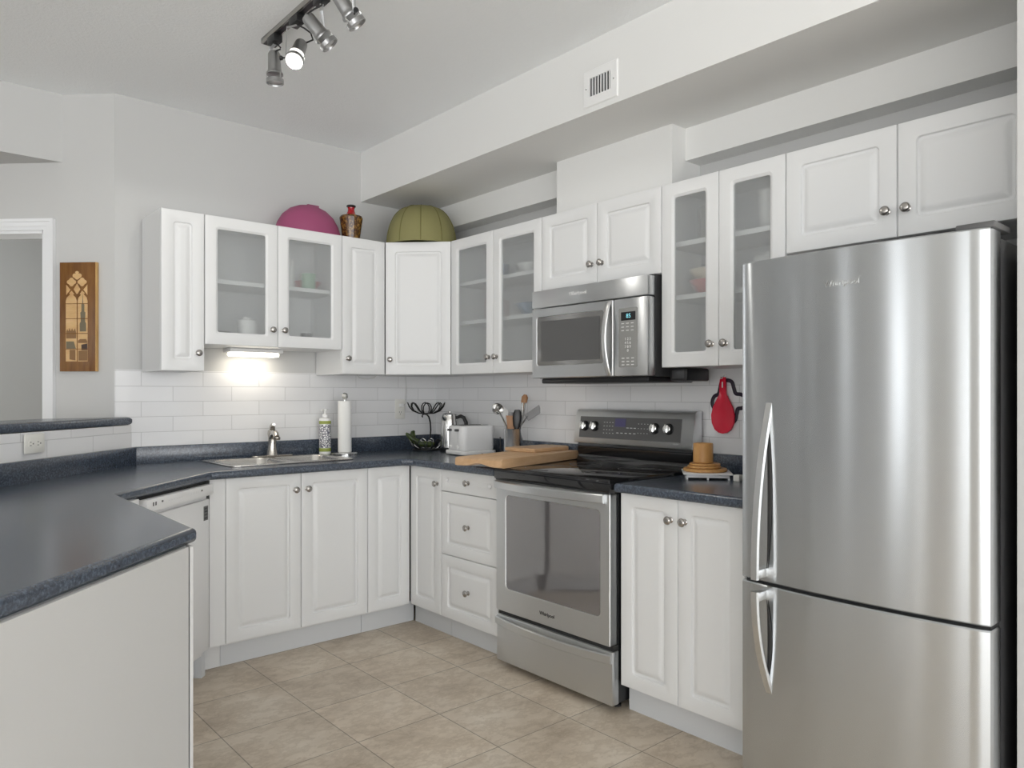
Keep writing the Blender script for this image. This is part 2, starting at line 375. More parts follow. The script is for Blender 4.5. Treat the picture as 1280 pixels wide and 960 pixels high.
# soffit, chase and beam over the range wall
SX = -0.5628
struct('ceiling_soffit', MB().box(SX, 0, -3.43, 0, 2.432, CEIL_Z), M['soffit'])
struct('wall_chase', MB().box(-0.205, 0, -2.045, -1.335, 2.137, 2.432), M['soffit'])
struct('ceiling_beam', MB().box(-0.11, 0, -1.335, 0, 2.29, 2.432).box(-0.11, 0, -3.43, -2.045, 2.29, 2.432), M['soffit'])
struct('ceiling_bulkhead', MB().prism([(-2.106, 0.187), (-4.6, 0.187), (-4.6, 2.681)], 2.399, CEIL_Z), M['wall'])
# tiled backsplash
struct('wall_tile_back', MB().prism([(-1.915, -0.008), (-0.008, -0.008), (-0.008, 0), (-1.919, 0)], 0.9, 1.382), M['tile_x'])
struct('wall_tile_right', MB().box(-0.008, 0, -2.70, 0, 0.88, 1.80), M['tile_y'])
# half wall carrying the bar
def c45(c, t): return ((c + t) / 2, (t - c) / 2)          # point on the line x - y = c with x + y = t
struct('wall_half', MB().prism([(-1.85, -0.009), (-2.04, -0.009), (-4.22, -2.19), (-4.03, -2.189)], 0, 1.108), M['wall'])
tl = MB().box(-3.0, 0, 0, 0.008, 0.99, 1.108)
struct('wall_tile_half', tl, M['tile_x'], (-1.8445, -0.0095, 0), PI / 4)

# ------------------------------------------------------------------ cabinets
DT = 0.019
def door_loops(w_, h_, m_=0.055, glass=False, slab=False):
    mb = MB()
    def lp(i, y, r, x0=0, x1=w_, z0=0, z1=h_): return [(a, y, c) for a, c in rrect(x0 + i, x1 - i, z0 + i, z1 - i, r)]
    if glass:
        L = [lp(m_ + .006, 0, .010), lp(0, 0, .002), lp(0, -DT + .004, .002), lp(.0015, -DT + .001, .003), lp(.005, -DT, .004), lp(m_ - .004, -DT, .014), lp(m_, -DT + .003, .012), lp(m_ + .006, -DT + .006, .010), lp(m_ + .006, 0, .010)]
        mb.loops(L)
    else:
        L = [lp(0, 0, .002), lp(0, -DT + .004, .002), lp(.0015, -DT + .001, .003), lp(.005, -DT, .004), lp(m_ - .002, -DT, .016), lp(m_, -DT + .001, .015), lp(m_ + .003, -DT + .0085, .013),
             lp(m_ + .009, -DT + .0095, .009), lp(m_ + .013, -DT + .0085, .008), lp(m_ + .019, -DT + .0040, .006), lp(m_ + .031, -DT + .0010, .005), lp(m_ + .034, -DT + .0008, .005)]
        mb.loops(L, I4, True, True)
    return mb
def knob(parent, x, z, y=-DT):
    mb = MB().lathe([(0.0115, 0), (0.0115, 0.002), (0.0065, 0.005), (0.0055, 0.012), (0.0095, 0.0165), (0.0148, 0.0185), (0.0160, 0.0215), (0.0145, 0.0255), (0.0085, 0.0285), (0.0, 0.0292)], T(x, y + .0005, z) @ FACE, 20)
    return mb.build('knob', M['nickel'], parent, 50)
def add_door(parent, x0, x1, z0, z1, hinge, kz=None, glass=False, kdx=0.03, y0=DT):
    """a door front; hinge 'l' or 'r'; knob on the opposite side"""
    w_ = x1 - x0; h_ = z1 - z0
    o = door_loops(w_, h_, 0.055, glass).build('door', M['cab'], parent, 30); o.location = (x0, y0, z0)
    if kz is not None:
        knob(o, w_ - kdx if hinge == 'l' else kdx, kz)
    if glass:
        g = MB().box(.0605, w_ - .0605, -.0085, -.0045, .0605, h_ - .0605).build('glass_pane', M['frost'], o); g['label'] = 'frosted glass pane'
    return o
G = 0.0015
def carcass(parent, w_, d_, h_, shelves=(), y0=DT + .002, mat='cab', topcover=True):
    t = .016; mb = MB().box(0.0008, t, y0, d_, 0, h_).box(w_ - t, w_ - .0008, y0, d_, 0, h_).box(t, w_ - t, y0, d_, 0, t).box(t, w_ - t, d_ - .008, d_, t, h_ - t)
    if topcover: mb.box(t, w_ - t, y0, d_, h_ - t, h_)
    o = mb.build('carcass', M[mat], parent)
    for z in shelves:
        MB().box(t + .001, w_ - t - .001, y0 + .018, d_ - .010, z - .010, z + .010).build('shelf', M['cab'], parent)
    return o
UF = -0.3246; UZ0, UZ1 = 1.372, 2.134
W_GROUP = 'white wall cabinets'; B_GROUP = 'white base cabinets'
def upper(name, label, x0, x1, z0, run, doors, shelves=()):
    """run 'b' = sink wall (x increases), 'r' = range wall (x0, x1 measured along -y)"""
    w_ = x1 - x0
    if run == 'b': c = thing(name, label, 'cabinet', (x0, UF, z0), 0, W_GROUP)
    else: c = thing(name, label, 'cabinet', (UF, -x0, z0), -PI / 2, W_GROUP)
    h_ = UZ1 - z0
    carcass(c, w_, -UF - .009 if z0 < 1.6 else -UF - .001, h_, [s_ - z0 for s_ in shelves])
    for (a, bb, hinge, glass) in doors:
        add_door(c, a - x0 + G, bb - x0 - G, 0.0, h_ - .001, hinge, .087, glass)
    return c
upper('wall_cabinet', 'narrow white wall cabinet at the left end, with a shadow on the wall beside it', -1.797, -1.598, UZ0, 'b', [(-1.797, -1.598, 'l', False)])
upper('glass_door_cabinet', 'short white wall cabinet with two frosted glass doors, above the sink and its lit lamp', -1.597, -0.862, 1.5045, 'b', [(-1.597, -1.229, 'l', True), (-1.229, -0.862, 'r', True)], (1.82,))
upper('wall_cabinet', 'narrow white wall cabinet with a solid door, below the brown vase', -0.861, -0.590, UZ0, 'b', [(-0.861, -0.590, 'r', False)])
upper('glass_door_cabinet', 'white wall cabinet with two frosted glass doors between the corner cabinet and the microwave', 0.599, 1.349, UZ0, 'r', [(.599, .973, 'l', True), (.973, 1.349, 'r', True)], (1.884, 1.663))
upper('wall_cabinet', 'short white wall cabinet with two solid doors directly above the microwave', 1.350, 2.077, 1.7685, 'r', [(1.350, 1.716, 'l', False), (1.716, 2.077, 'r', False)])
upper('glass_door_cabinet', 'tall white wall cabinet with two frosted glass doors between microwave and refrigerator', 2.078, 2.633, UZ0, 'r', [(2.078, 2.354, 'l', True), (2.354, 2.633, 'r', True)], (1.884, 1.663))
upper('wall_cabinet', 'wide white wall cabinet with two solid doors above the refrigerator', 2.634, 3.424, 1.7685, 'r', [(2.634, 3.018, 'l', False), (3.018, 3.402, 'r', False)])
# diagonal corner wall cabinet
c = thing('corner_wall_cabinet', 'diagonal white corner wall cabinet with one solid door, below the olive dome', 'cabinet', (-0.589, UF, UZ0), -PI / 4, W_GROUP)
wd = math.hypot(0.589 - 0.3246, 0.599 - 0.3246)
pc = [(0.006, .021), (wd - .006, .021)]
def to_corner(x, y):
    p = Vector((x + 0.589, y - UF, 0)); p.rotate(Matrix.Rotation(PI / 4, 3, 'Z')); return (p.x, p.y)
MB().prism(pc + [to_corner(-.009, -.590), to_corner(-.009, -.009), to_corner(-.58, -.009)], 0, UZ1 - UZ0).build('carcass', M['cab'], c)
add_door(c, G, wd - G, 0, UZ1 - UZ0 - .001, 'r', .087)

BF = -0.599; BZ0, BZ1 = 0.1195, 0.879
def base(name, label, x0, x1, run, fronts, filler=0.0, kx=(0, 0)):
    w_ = x1 - x0
    if run == 'b': c = thing(name, label, 'cabinet', (x0, BF, 0), 0, B_GROUP)
    else: c = thing(name, label, 'cabinet', (BF, -x0, 0), -PI / 2, B_GROUP)
    t = .016; d_ = 0.58; y0 = DT + .002
    MB().box(0.0008, t, y0, d_, .11, .874).box(w_ - t, w_ - .0008, y0, d_, .11, .874).box(t, w_ - t, y0, d_, .11, .126).box(t, w_ - t, d_ - .008, d_, .126, .874).box(t, w_ - t, y0, y0 + .016, .80, .874).build('carcass', M['cab'], c)
    MB().box(0.0008 - kx[0], w_ - .0008 + kx[1], .07, .086, 0, .1085).build('toe_kick', M['kick'], c)
    if filler: MB().box(-filler, -.001, 0.002, .04, .1195, .876).box(-filler, -.001, .07, .086, 0, .1085).build('filler_strip', M['cab'], c)
    for f in fronts:
        if f[0] == 'door':
            _, a, bb, hinge, k = f
            add_door(c, a - x0 + G, bb - x0 - G, BZ0, BZ1, hinge, (BZ1 - BZ0 - .082) if k else None)
        else:
            _, za, zb = f
            o = door_loops(w_ - 2 * G, zb - za, .045 if zb - za < .12 else .055)
            o = o.build('drawer', M['cab'], c, 30); o.location = (G, DT, za)
            knob(o, w_ / 2 - G, (zb - za) / 2)
    return c
base('sink_base_cabinet', 'white base cabinet with two doors below the sink', -1.597, -0.861, 'b', [('door', -1.597, -1.230, 'l', 1), ('door', -1.230, -0.861, 'r', 1)], 0.071)
base('base_cabinet', 'white base cabinet with a single knobless door in the corner, right of the sink doors', -0.860, -0.6215, 'b', [('door', -0.860, -0.6005, 'l', 0)], 0, (0, .0925))
base('base_cabinet', 'narrow white base cabinet with one door in the corner, left of the drawers', 0.6205, 0.884, 'r', [('door', 0.6005, 0.884, 'l', 1)], 0, (.0750, 0))
base('drawer_cabinet', 'white base cabinet with three stacked drawers left of the range', 0.885, 1.343, 'r', [('drawer', .765, BZ1), ('drawer', .443, .762), ('drawer', BZ0, .440)])
base('base_cabinet', 'white base cabinet with two doors between range and refrigerator', 2.076, 2.640, 'r', [('door', 2.090, 2.362, 'l', 1), ('door', 2.362, 2.638, 'r', 1)])

# ------------------------------------------------------------------ worktops
CT0, CT1 = 0.876, 0.914
w1 = thing('worktop', 'long dark slate blue laminate worktop running from the range past the sink to the peninsula', 'worktop', (0, 0, 0), 0, 'dark laminate worktops')
sink_hole = rrect(-1.515, -0.895, -0.475, -0.105, 0.03)
poly = [(-.009, -.009), (-.009, -1.345), (-.629, -1.345), (-.629, -.672), (-.672, -.629), (-1.669, -.629), (-2.175, -1.135), (-2.185, -2.012), (-2.935, -2.762), (-3.735, -1.922), (-1.851, -.0385), (-1.8385, -.009)]
o = flat_curve('worktop_slab', [poly, sink_hole], CT0, CT1, 0.013, M['lam'], w1)
LP = 1.0
MB().box(-1.838, -.009, -.028, -.009, CT1 - .003, LP, .004).box(-.028, -.009, -1.345, -.0285, CT1 - .003, LP, .004).build('backsplash_lip', M['lam'], w1)
lipm = MB().box(-2.655, -.012, -.020, -.0005, CT1 - .003, LP, .004, T(-1.8315, -0.0085, 0) @ RZ(PI / 4)); lipm.build('backsplash_lip', M['lam'], w1)
w2 = thing('worktop', 'short dark slate blue laminate worktop between range and refrigerator', 'worktop', (0, 0, 0), 0, 'dark laminate worktops')
flat_curve('worktop_slab', [[(-.009, -2.084), (-.009, -2.655), (-.629, -2.655), (-.629, -2.084)][::-1]], CT0, CT1, 0.013, M['lam'], w2)
MB().box(-.028, -.009, -2.655, -2.086, CT1 - .003, LP, .004).build('backsplash_lip', M['lam'], w2)
# raised bar ledge
led = [c45(-1.825, -1.862), c45(-1.825, -6.2), c45(-2.22, -6.2), c45(-2.22, -2.25)]
o = flat_curve('bar_ledge', [led], 1.109, 1.148, 0.014, M['lam']); tag(o, 'narrow dark laminate bar ledge capping the tiled half wall at left', 'ledge'); rebase(o, (-2.9, -1.0, 1.109))
# peninsula base
p = thing('peninsula_cabinet', 'plain pale panelled peninsula base under the near left worktop', 'cabinet', (-2.6, -1.6, 0), 0, B_GROUP)
pen = [(-2.216, -2.03), (-2.216, -1.186), (-2.075, -1.045), (-2.46, -.66), (-3.725, -1.925), (-2.935, -2.735)]
MB().prism([(x + 2.6, y + 1.6) for x, y in pen], 0.0, .8745).build('carcass', M['cab'], p)
nx, ny = S2, -S2
ep = [(-2.226, -2.046), (-2.935, -2.755), (-2.935 + nx * .012, -2.755 + ny * .012), (-2.226 + nx * .012 , -2.046 + ny * .012)]
MB().prism([(x + 2.6, y + 1.6) for x, y in ep], 0, .875).build('end_panel', M['wall'], p)
MB().prism([(x + 2.6, y + 1.6) for x, y in [(-2.2145, -2.0545), (-2.2145, -2.02), (-2.2065, -2.02), (-2.2065, -2.0545)]], 0, .875).build('corner_trim', M['wall'], p)

# ------------------------------------------------------------------ range
RW = 0.705
rg = thing('range', 'stainless steel electric range with black glass cooktop between the base cabinets', 'range', (-0.63, -1.366, 0), -PI / 2)
MB().box(.004, RW - .004, .045, .60, .035, .905).build('body', M['black'], rg)
for fx in (.05, RW - .05):
    for fy in (.09, .55): MB().lathe([(.018, 0), (.018, .008), (.010, .012), (.010, .04)], T(fx, fy, 0), 14).build('foot', M['black'], rg)
def ring_panel(x0, x1, z0, z1, wx0, wx1, wz0, wz1, t, r=.02):
    lp = lambda a, y, q: [(c_, y, e_) for c_, e_ in rrect(a[0] + q, a[1] - q, a[2] + q, a[3] - q, a[4])]
    O = (x0, x1, z0, z1, .005); Wn = (wx0, wx1, wz0, wz1, r)
    mb = MB().loops([lp(Wn, t, 0), lp(O, t, 0), lp(O, .003, 0), lp((x0, x1, z0, z1, .005), 0, .003), lp(Wn, 0, -.002), lp(Wn, .002, 0), lp(Wn, t, 0)])
    return mb
od = ring_panel(0.0, RW - .008, .265, .866, .068, .645, .372, .80, .042).build('oven_door', M['steel'], rg)
MB().box(.066, .647, .0035, .012, .370, .802).build('window_glass', M['oglass'], od)
def bow(x0, x1, zc, h, out, y0, n_=18, drop=0.0, t=.012):
    """flat strip handle bowing outwards"""
    L = []
    for i in range(n_ + 1):
        u = i / n_; x = x0 + (x1 - x0) * u; s_ = math.sin(PI * u) ** 0.8 if 0 < u < 1 else 0
        y = y0 - out * s_; z = zc - drop * s_
        L.append([(x, y, z - h / 2 + .003), (x, y - .003, z - h / 2), (x, y - t + .004, z - h / 2), (x, y - t, z - h / 2 + .004), (x, y - t, z + h / 2 - .004), (x, y - t + .004, z + h / 2), (x, y - .003, z + h / 2), (x, y, z + h / 2 - .003)])
    return MB().loops(L, I4, True, True)
bow(.002, RW - .035, .846, .036, .045, .0, t=.014).box(.004, .03, -.004, .004, .83, .862).build('handle', M['steel'], od)
text_mesh('badge_lettering', 'Whirlpool', .022, T(.34, -.001, .313) @ FACE, M['dkgrey'], od)
MB().box(.003, RW - .003, .015, .045, .245, .268).build('gap_shadow_strip', M['gasket_shade'], rg)
dr = MB().box(0, RW, .004, .045, .032, .245, .004).build('storage_drawer', M['steel'], rg)
bow(.0, RW - .002, .217, .036, .035, .006, t=.012).build('handle', M['steel'], dr)
ck = MB().box(-.004, RW + .002, -.012, .535, .872, .9265, .007).build('cooktop', M['bglass'], rg)
for cx, cy, r_ in ((.19, .15, .105), (.52, .15, .075), (.19, .40, .075), (.52, .40, .095)):
    MB().lathe([(r_ - .0015, .9266), (r_, .9269), (r_ + .0015, .9266)], T(cx, cy, 0), 40, caps=False).build('burner_ring', M['midgrey'], ck)
MB().box(.0, RW - .006, -.002, .03, .866, .8725).build('vent_strip', M['dkgrey'], rg)
# backguard
ris = [(0.535, .900), (0.535, .935), (0.548, .955), (0.540, .985), (0.545, 1.018), (0.60, 1.018), (0.60, .900)]
L = [[(x, y, z) for y, z in ris] for x in (.004, RW - .006)]
MB().loops(L, I4, True, True).build('riser', M['bglass'], rg)
bgp = [(.531, 1.016), (.528, 1.022), (.548, 1.165), (.556, 1.178), (.572, 1.184), (.602, 1.184), (.602, 1.016)]
gd = MB().loops([[(x, y, z) for y, z in bgp] for x in (-.012, -.008, RW - .002, RW + .004)], I4, True, True).build('control_panel', M['steel'], rg)
tilt = math.atan2(.020, .143)
PM = T(0, .527, 1.022) @ RX(-tilt)      # panel frame: local x right, z up along the face
MB().box(.024, RW - .06, -.0015, .006, .022, .128, X=PM).build('panel_glass', M['midgrey'], gd)
MB().box(.257, .323, -.0030, .004, .082, .121, X=PM).build('display', M['dispr'], gd)
mk = MB()
for i in range(4):
    for j in range(3): mk.box(.185 + i * .018, .192 + i * .018, -.0026, 0, .064 + j * .018, .0665 + j * .018, X=PM)
for i in range(4): mk.box(.185 + i * .020, .191 + i * .020, -.0026, 0, .047, .050, X=PM)
for i in range(5): MB().box(.27 + i * .026, .284 + i * .026, -.0026, 0, .050, .0535, X=PM).build('key_label', M['mark'], gd)
for i in range(3): MB().box(.330 + i * .022, .344 + i * .022, -.0026, 0, .076, .0795, X=PM).build('key_label', M['mark'], gd)
mk.build('lettering', M['mark'], gd); mk = MB()
for i in range(4):
    for j in range(3): mk.box(.40 + i * .018, .405 + i * .018, -.0026, 0, .054 + j * .022, .0565 + j * .022, X=PM)
mk.build('lettering', M['mark'], gd)
for kx in (.060, .128, .500, .578):
    k = MB().lathe([(.026, 0), (.026, .003), (.0235, .005), (.022, .016)], PM @ T(kx, -.001, .080) @ FACE, 26).build('control_knob', M['black'], gd)
    kk = MB().lathe([(.0205, .016), (.0205, .022), (.018, .024)], PM @ T(kx, -.001, .080) @ FACE, 26)
    kk.box(kx - .004, kx + .004, -.035, -.022, .060, .100, .002, X=PM); kk.build('knob_cap', M['steel_b'], k)
text_mesh('panel_lettering', 'CLEAN', .009, PM @ T(.62, -.002, .013) @ FACE, M['mark'], gd)

# ------------------------------------------------------------------ microwave
MW = .705
mw = thing('microwave', 'stainless steel over-the-range microwave mounted under the short wall cabinet', 'microwave', (-0.400, -1.362, 1.312), -PI / 2)
MB().box(.004, MW - .004, .050, .389, .024, .452).build('body', M['dkgrey'], mw)
MB().box(.02, MW - .03, .045, .36, 0, .024, .006).build('bottom_vent', M['black'], mw)
MB().box(0, MW, 0, .052, .362, .444, .004).build('top_panel', M['steel'], mw)
md = ring_panel(0, .515, .026, .357, .034, .462, .085, .318, .05, .014).build('microwave_door', M['steel'], mw)
wg = MB().box(.032, .464, .0025, .012, .083, .320).build('window_glass', M['mglass'], md)
MB().loops([[(a, .0022, c_) for a, c_ in rrect(.062, .440, .105, .295, .01)], [(a, .0016, c_) for a, c_ in rrect(.062, .440, .105, .295, .01)]], I4, True, True).build('mesh_screen', M['midgrey'], wg)
hp = []
for i in range(21):
    u = i / 20; hp.append((.494 - .008 * math.sin(PI * u), -.002 - .024 * math.sin(PI * u) ** .8 if 0 < u < 1 else .002, .032 + u * .318))
MB().tube(hp, .0135, r2=.006, n_=14, up=(1, 0, 0)).build('handle', M['steelh'], md)
cp = MB().box(.519, MW, 0, .052, .026, .357, .006).build('control_panel', M['steel'], mw)
MB().loops([[(a, y, c_) for a, c_ in rrect(.550 + i, .652 - i, .064 + i, .315 - i, .006)] for y, i in ((.001, 0), (-.0015, .0), (-.0022, .002))], I4, True, True).build('keypad', M['keypad'], cp)
MB().box(.564, .642, -.0032, 0, .262, .298).build('display', M['bglass'], cp)
text_mesh('display_digits', '85', .026, T(.605, -.0036, .280) @ FACE, M['disp'], cp)
mk = MB()
for j, z in enumerate((.248, .233, .218)):
    for i in range(3): mk.box(.566 + i * .026, .580 + i * .026, -.0032, 0, z, z + .003)
mk.build('keypad_print', M['mark'], cp)
kt = text_mesh('keypad_digits', '1 2 3\n4 5 6\n7 8 9\n  0  ', .0165, T(.601, -.0030, .158) @ FACE, M['mark'], cp)
mk2 = MB()
for z in (.100, .086, .072):
    for i in range(3): mk2.box(.568 + i * .026, .582 + i * .026, -.0032, 0, z, z + .0035)
mk2.build('keypad_print', M['mark'], cp)
text_mesh('brand_lettering', 'Whirlpool', .026, T(.305, -.001, .408) @ FACE, M['mark'], mw)

# ------------------------------------------------------------------ refrigerator
FWD = .690
fr = thing('refrigerator', 'tall stainless steel refrigerator with bottom freezer at the right end', 'refrigerator', (-0.752, -2.716, 0), -PI / 2)
MB().box(.006, FWD - .006, .078, .715, .03, 1.655).build('body', M['dkgrey'], fr)
MB().box(.03, FWD - .03, .09, .70, 0, .03).build('base_grille', M['black'], fr)
def convex_door(z0, z1):
    n_ = 28; front = []
    for i in range(n_ + 1):
        u = i / n_; front.append((u * FWD, -.026 * (1 - (2 * u - 1) ** 2)))
    r = .012
    ring = [(0.0, .068), (0, .012)] + [(x, y) for x, y in front[1:-1] if .01 < x < FWD - .01] + [(FWD, .012), (FWD, .068)]
    ring.insert(2, (.004, .003)); ring.insert(len(ring) - 2, (FWD - .004, .003))
    def lv(z, q):
        return [(min(max(x, q), FWD - q), y + (q if y < .06 else 0), z) for x, y in ring]
    return MB().loops([lv(z0, .004), lv(z0 + .004, 0), lv(z1 - .004, 0), lv(z1, .004)], I4, True, True)
ud = convex_door(.687, 1.672).build('refrigerator_door', M['steel_f'], fr, 20)
ld_ = convex_door(.055, .677).build('freezer_door', M['steel_f'], fr, 20)
MB().box(.008, FWD - .008, .02, .079, .668, .694).build('door_gasket', M['gasket_shade'], fr)
MB().box(.010, FWD - .010, .066, .079, .07, 1.66).build('door_gasket', M['gasket_shade'], fr)
MB().box(FWD - .085, FWD + .003, .012, .14, 1.673, 1.690, .004).build('hinge_cover', M['midgrey'], fr)
def fhandle(z0, z1, flip):
    """bar that stands off furthest at the gap end and runs into the door at the other end"""
    L = []; n_ = 24
    for i in range(n_ + 1):
        u = i / n_; z = z0 + (z1 - z0) * u; q = u if not flip else 1 - u      # q=0 at the gap
        off = .050 * (1 - q ** 2.2); xx = .082 + .022 * q ** 2
        yb = -.004 - .026 * (1 - (2 * xx / FWD - 1) ** 2) * 0 - .010
        w_ = .0125; y1 = yb - off
        L.append([(xx - w_, y1 + .008, z), (xx - w_ + .003, y1, z), (xx + w_ - .003, y1, z), (xx + w_, y1 + .008, z), (xx + w_ - .003, y1 + .016, z), (xx - w_ + .003, y1 + .016, z)])
    return L
for z0, z1, flip, par in ((.700, 1.235, False, ud), (.352, .664, True, ld_)):
    hb = MB().loops(fhandle(z0, z1, flip), I4, True, True)
    zg = z0 + .002 if not flip else z1 - .030
    hb.box(.072, .094, -.052, -.006, zg, zg + .028, .004)
    hb.build('handle', M['steelh'], par)
    # dark sliver laid on the door as the shade beside the bar
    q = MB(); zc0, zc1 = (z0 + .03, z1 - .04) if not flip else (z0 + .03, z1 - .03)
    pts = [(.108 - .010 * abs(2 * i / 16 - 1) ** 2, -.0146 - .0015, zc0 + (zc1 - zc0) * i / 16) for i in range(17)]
    q.tube(pts, [.001 + .0065 * math.sin(PI * i / 16) for i in range(17)], r2=[.0005 + .002 * math.sin(PI * i / 16) for i in range(17)], up=(1, 0, 0)); q.build('handle_gap_shade', M['gasket_shade'], par)
text_mesh('brand_lettering', 'Whirlpool', .024, T(.330, -.0262, 1.573) @ FACE, M['steel_b'], ud, .0012)

# ------------------------------------------------------------------ dishwasher (45 degrees)
DWW = .528
dw = thing('dishwasher', 'white built-in dishwasher set at an angle between peninsula and sink cabinet', 'dishwasher', (-2.052, -1.004, 0), PI / 4)
MB().box(.004, DWW - .004, .03, .50, .10, .852).build('body', M['appw'], dw)
MB().box(.004, DWW - .004, .012, .40, .853, .8745).build('top_gap_shade', M['gasket_shade'], dw)  # black fill standing in for the shade under the worktop
MB().box(.003, DWW, .0, .035, .128, .796, .006).box(.0, DWW, .016, .034, .79, .818).build('dishwasher_door', M['appw'], dw)
cpn = MB().box(0, DWW, -.018, .034, .815, .863, .004).build('control_panel', M['appw'], dw)
for i in range(6): MB().box(.15 + i * .02, .160 + i * .02, -.0186, -.016, .840, .8425).build('print_mark', M['mark'], cpn)
mk = MB()
for i in range(7): mk.box(.30 + i * .014, .304 + i * .014, -.0186, -.016, .838, .849)
mk.build('lettering', M['mark'], cpn)
for x in (.038, .055): MB().box(x, x + .009, -.0186, -.016, .836, .850).build('print_mark', M['midgrey'], cpn)
for x in (.10, .415): MB().box(x, x + .011, -.0190, -.016, .842, .849).build('button', M['midgrey'], cpn)
MB().box(.02, DWW - .02, .060, .075, .01, .10).build('kick_recess', M['kick'], dw)
MB().box(DWW - .018, DWW + .018, .03, .075, 0.0, .118).build('support_post', M['kick'], dw)
st = MB()
st.box(.472, .510, -.0012, .002, .705, .768); stk = st.build('door_sticker', M['midgrey'], dw); stk['label'] = 'small grey label stuck near the top right of the door'
stp = MB()
for z in (.712, .727, .741, .754): stp.box(.478, .504, -.0018, .0, z, z + .007)
stp.build('sticker_print', M['black'], stk)

# ------------------------------------------------------------------ sink and faucet
sk = thing('kitchen_sink', 'double bowl stainless steel sink set into the worktop', 'sink', (-1.205, -.29, CT1))
rings = [rrect(-.330, .330, -.215, .225, .045), rrect(-.300, -.012, -.175, .150, .05), rrect(.018, .300, -.175, .150, .05)]
flat_curve('sink_rim', rings, 0.0, .007, .002, M['sink'], sk)
def bowl(x0, x1):
    lp = lambda q, z, r: [(a, b_, z) for a, b_ in rrect(x0 + q, x1 - q, -.175 + q, .150 - q, r)]
    mb = MB().loops([lp(0, .004, .05), lp(.004, -.004, .05), lp(.010, -.12, .05), lp(.03, -.145, .045), lp(.09, -.150, .04)], I4, False, True)
    mb.loops([lp(-.001, .003, .05), lp(.002, -.004, .05), lp(.008, -.122, .05), lp(.028, -.149, .045), lp(.09, -.154, .04)], I4, False, True)
    bo = mb.build('basin', M['sink'], sk)
    MB().lathe([(.04, 0), (.036, .003), (.028, .001), (.0, .001)], T((x0 + x1) / 2, 0, -.150), 20).build('drain', M['steel_b'], bo)
bowl(-.300, -.012); bowl(.018, .300)
fa = thing('faucet', 'brushed nickel single lever faucet at the back of the sink', 'faucet', (-1.165, -.105, CT1 + .007))
MB().prism(rrect(-.115, .115, -.026, .026, .026, 8), 0, .009, r=.003).build('base_plate', M['fau'], fa)
MB().lathe([(.030, .008), (.027, .02), (.021, .06), (.022, .10), (.026, .125), (.024, .142), (.012, .150), (0, .151)], I4, 24).build('column', M['fau'], fa)
sp = [(0, 0, .10), (-.012, -.035, .125), (-.022, -.075, .136), (-.030, -.115, .128), (-.034, -.135, .112)]
MB().tube(sp, [.017, .017, .016, .016, .015], n_=14).lathe([(.015, 0), (.0175, .004), (.0175, .016), (.012, .018)], T(-.034, -.137, .098), 18).build('spout', M['fau'], fa)
MB().tube([(0, 0, .145), (-.008, -.020, .165), (-.018, -.05, .176), (-.028, -.085, .178)], [.013, .012, .009, .007], n_=12, r2=[.015, .015, .012, .009]).build('lever', M['fau'], fa)

# ------------------------------------------------------------------ things on the worktop
sb = thing('soap_bottle', 'white soap pump bottle with green bands and dark floral pattern by the sink', 'bottle', (-.841, -.082, CT1))
MB().lathe([(.030, 0), (.033, .004), (.033, .200), (.031, .208), (.014, .214), (.013, .222)], I4, 28).build('bottle_body', M['white'], sb)
MB().lathe([(.0333, .040), (.0336, .041), (.0336, .172), (.0333, .173)], I4, 28).build('patterned_label', M['soapl'], sb)
for za, zb in ((.018, .038), (.176, .194)): MB().lathe([(.0332, za), (.0336, za + .001), (.0336, zb - .001), (.0332, zb)], I4, 28).build('green_band', M['green'], sb)
MB().lathe([(.014, .215), (.014, .232), (.006, .234), (.006, .252), (.016, .254), (.016, .262), (.0, .263)], I4, 18).tube([(0, 0, .258), (-.02, -.012, .258), (-.034, -.02, .252)], .005, n_=8).build('pump', M['white'], sb)
pt = thing('paper_towel_holder', 'steel paper towel holder with a slim white roll beside the soap bottle', 'paper towel holder', (-.768, -.180, CT1))
MB().lathe([(.074, 0), (.074, .010), (.068, .014), (.01, .016)], I4, 36).build('base', M['steel_b'], pt)
MB().lathe([(.0055, .012), (.0055, .325)], I4, 12).lathe([(.006, .315), (.012, .320), (.0185, .333), (.016, .347), (.007, .355), (0, .356)], I4, 20).build('rod', M['steel_b'], pt)
MB().lathe([(.012, .017), (.037, .017), (.038, .02), (.038, .305), (.037, .308), (.012, .308)], I4, 36).build('paper_roll', M['paper'], pt)

def outlet(name, label, loc, rz, w_, h_, horiz=False, plug=False):
    o_ = thing(name, label, 'outlet', loc, rz, 'electrical outlets')
    MB().box(-w_ / 2, w_ / 2, -.006, 0, -h_ / 2, h_ / 2, .003).build('cover_plate', M['ivory'], o_)
    s_ = MB()
    for q in (-1, 1):
        cx, cz = (q * .021, 0) if horiz else (0, q * .024)
        fc = MB().loops([[(cx + a, y, cz + c_) for a, c_ in rrect(-.016, .016, -.016, .016, .012)] for y in (-.005, -.0075)], I4, True, True).build('socket', M['ivory'], o_)
        m3 = MB()
        for e in (-1, 1):
            if horiz: m3.box(cx - .009, cx - .001, -.0080, -.006, e * .0065 - .0012, e * .0065 + .0012)
            else: m3.box(e * .0065 - .0012, e * .0065 + .0012, -.0080, -.006, cz + .001, cz + .009)
        if horiz: m3.box(cx + .006, cx + .011, -.0080, -.006, -.0025, .0025)
        else: m3.box(-.0025, .0025, -.0080, -.006, cz - .010, cz - .005)
        m3.build('slots', M['slot'], fc)
    return o_
outlet('wall_outlet', 'horizontal double outlet on the tiled half wall under the bar ledge', (-2.326, -.5055, 1.063), PI / 4, .112, .078, True)
outlet('wall_outlet', 'upright double outlet on the tiled sink wall near the corner, with a plug in it', (-.290, -.0085, 1.167), 0, .072, .124)
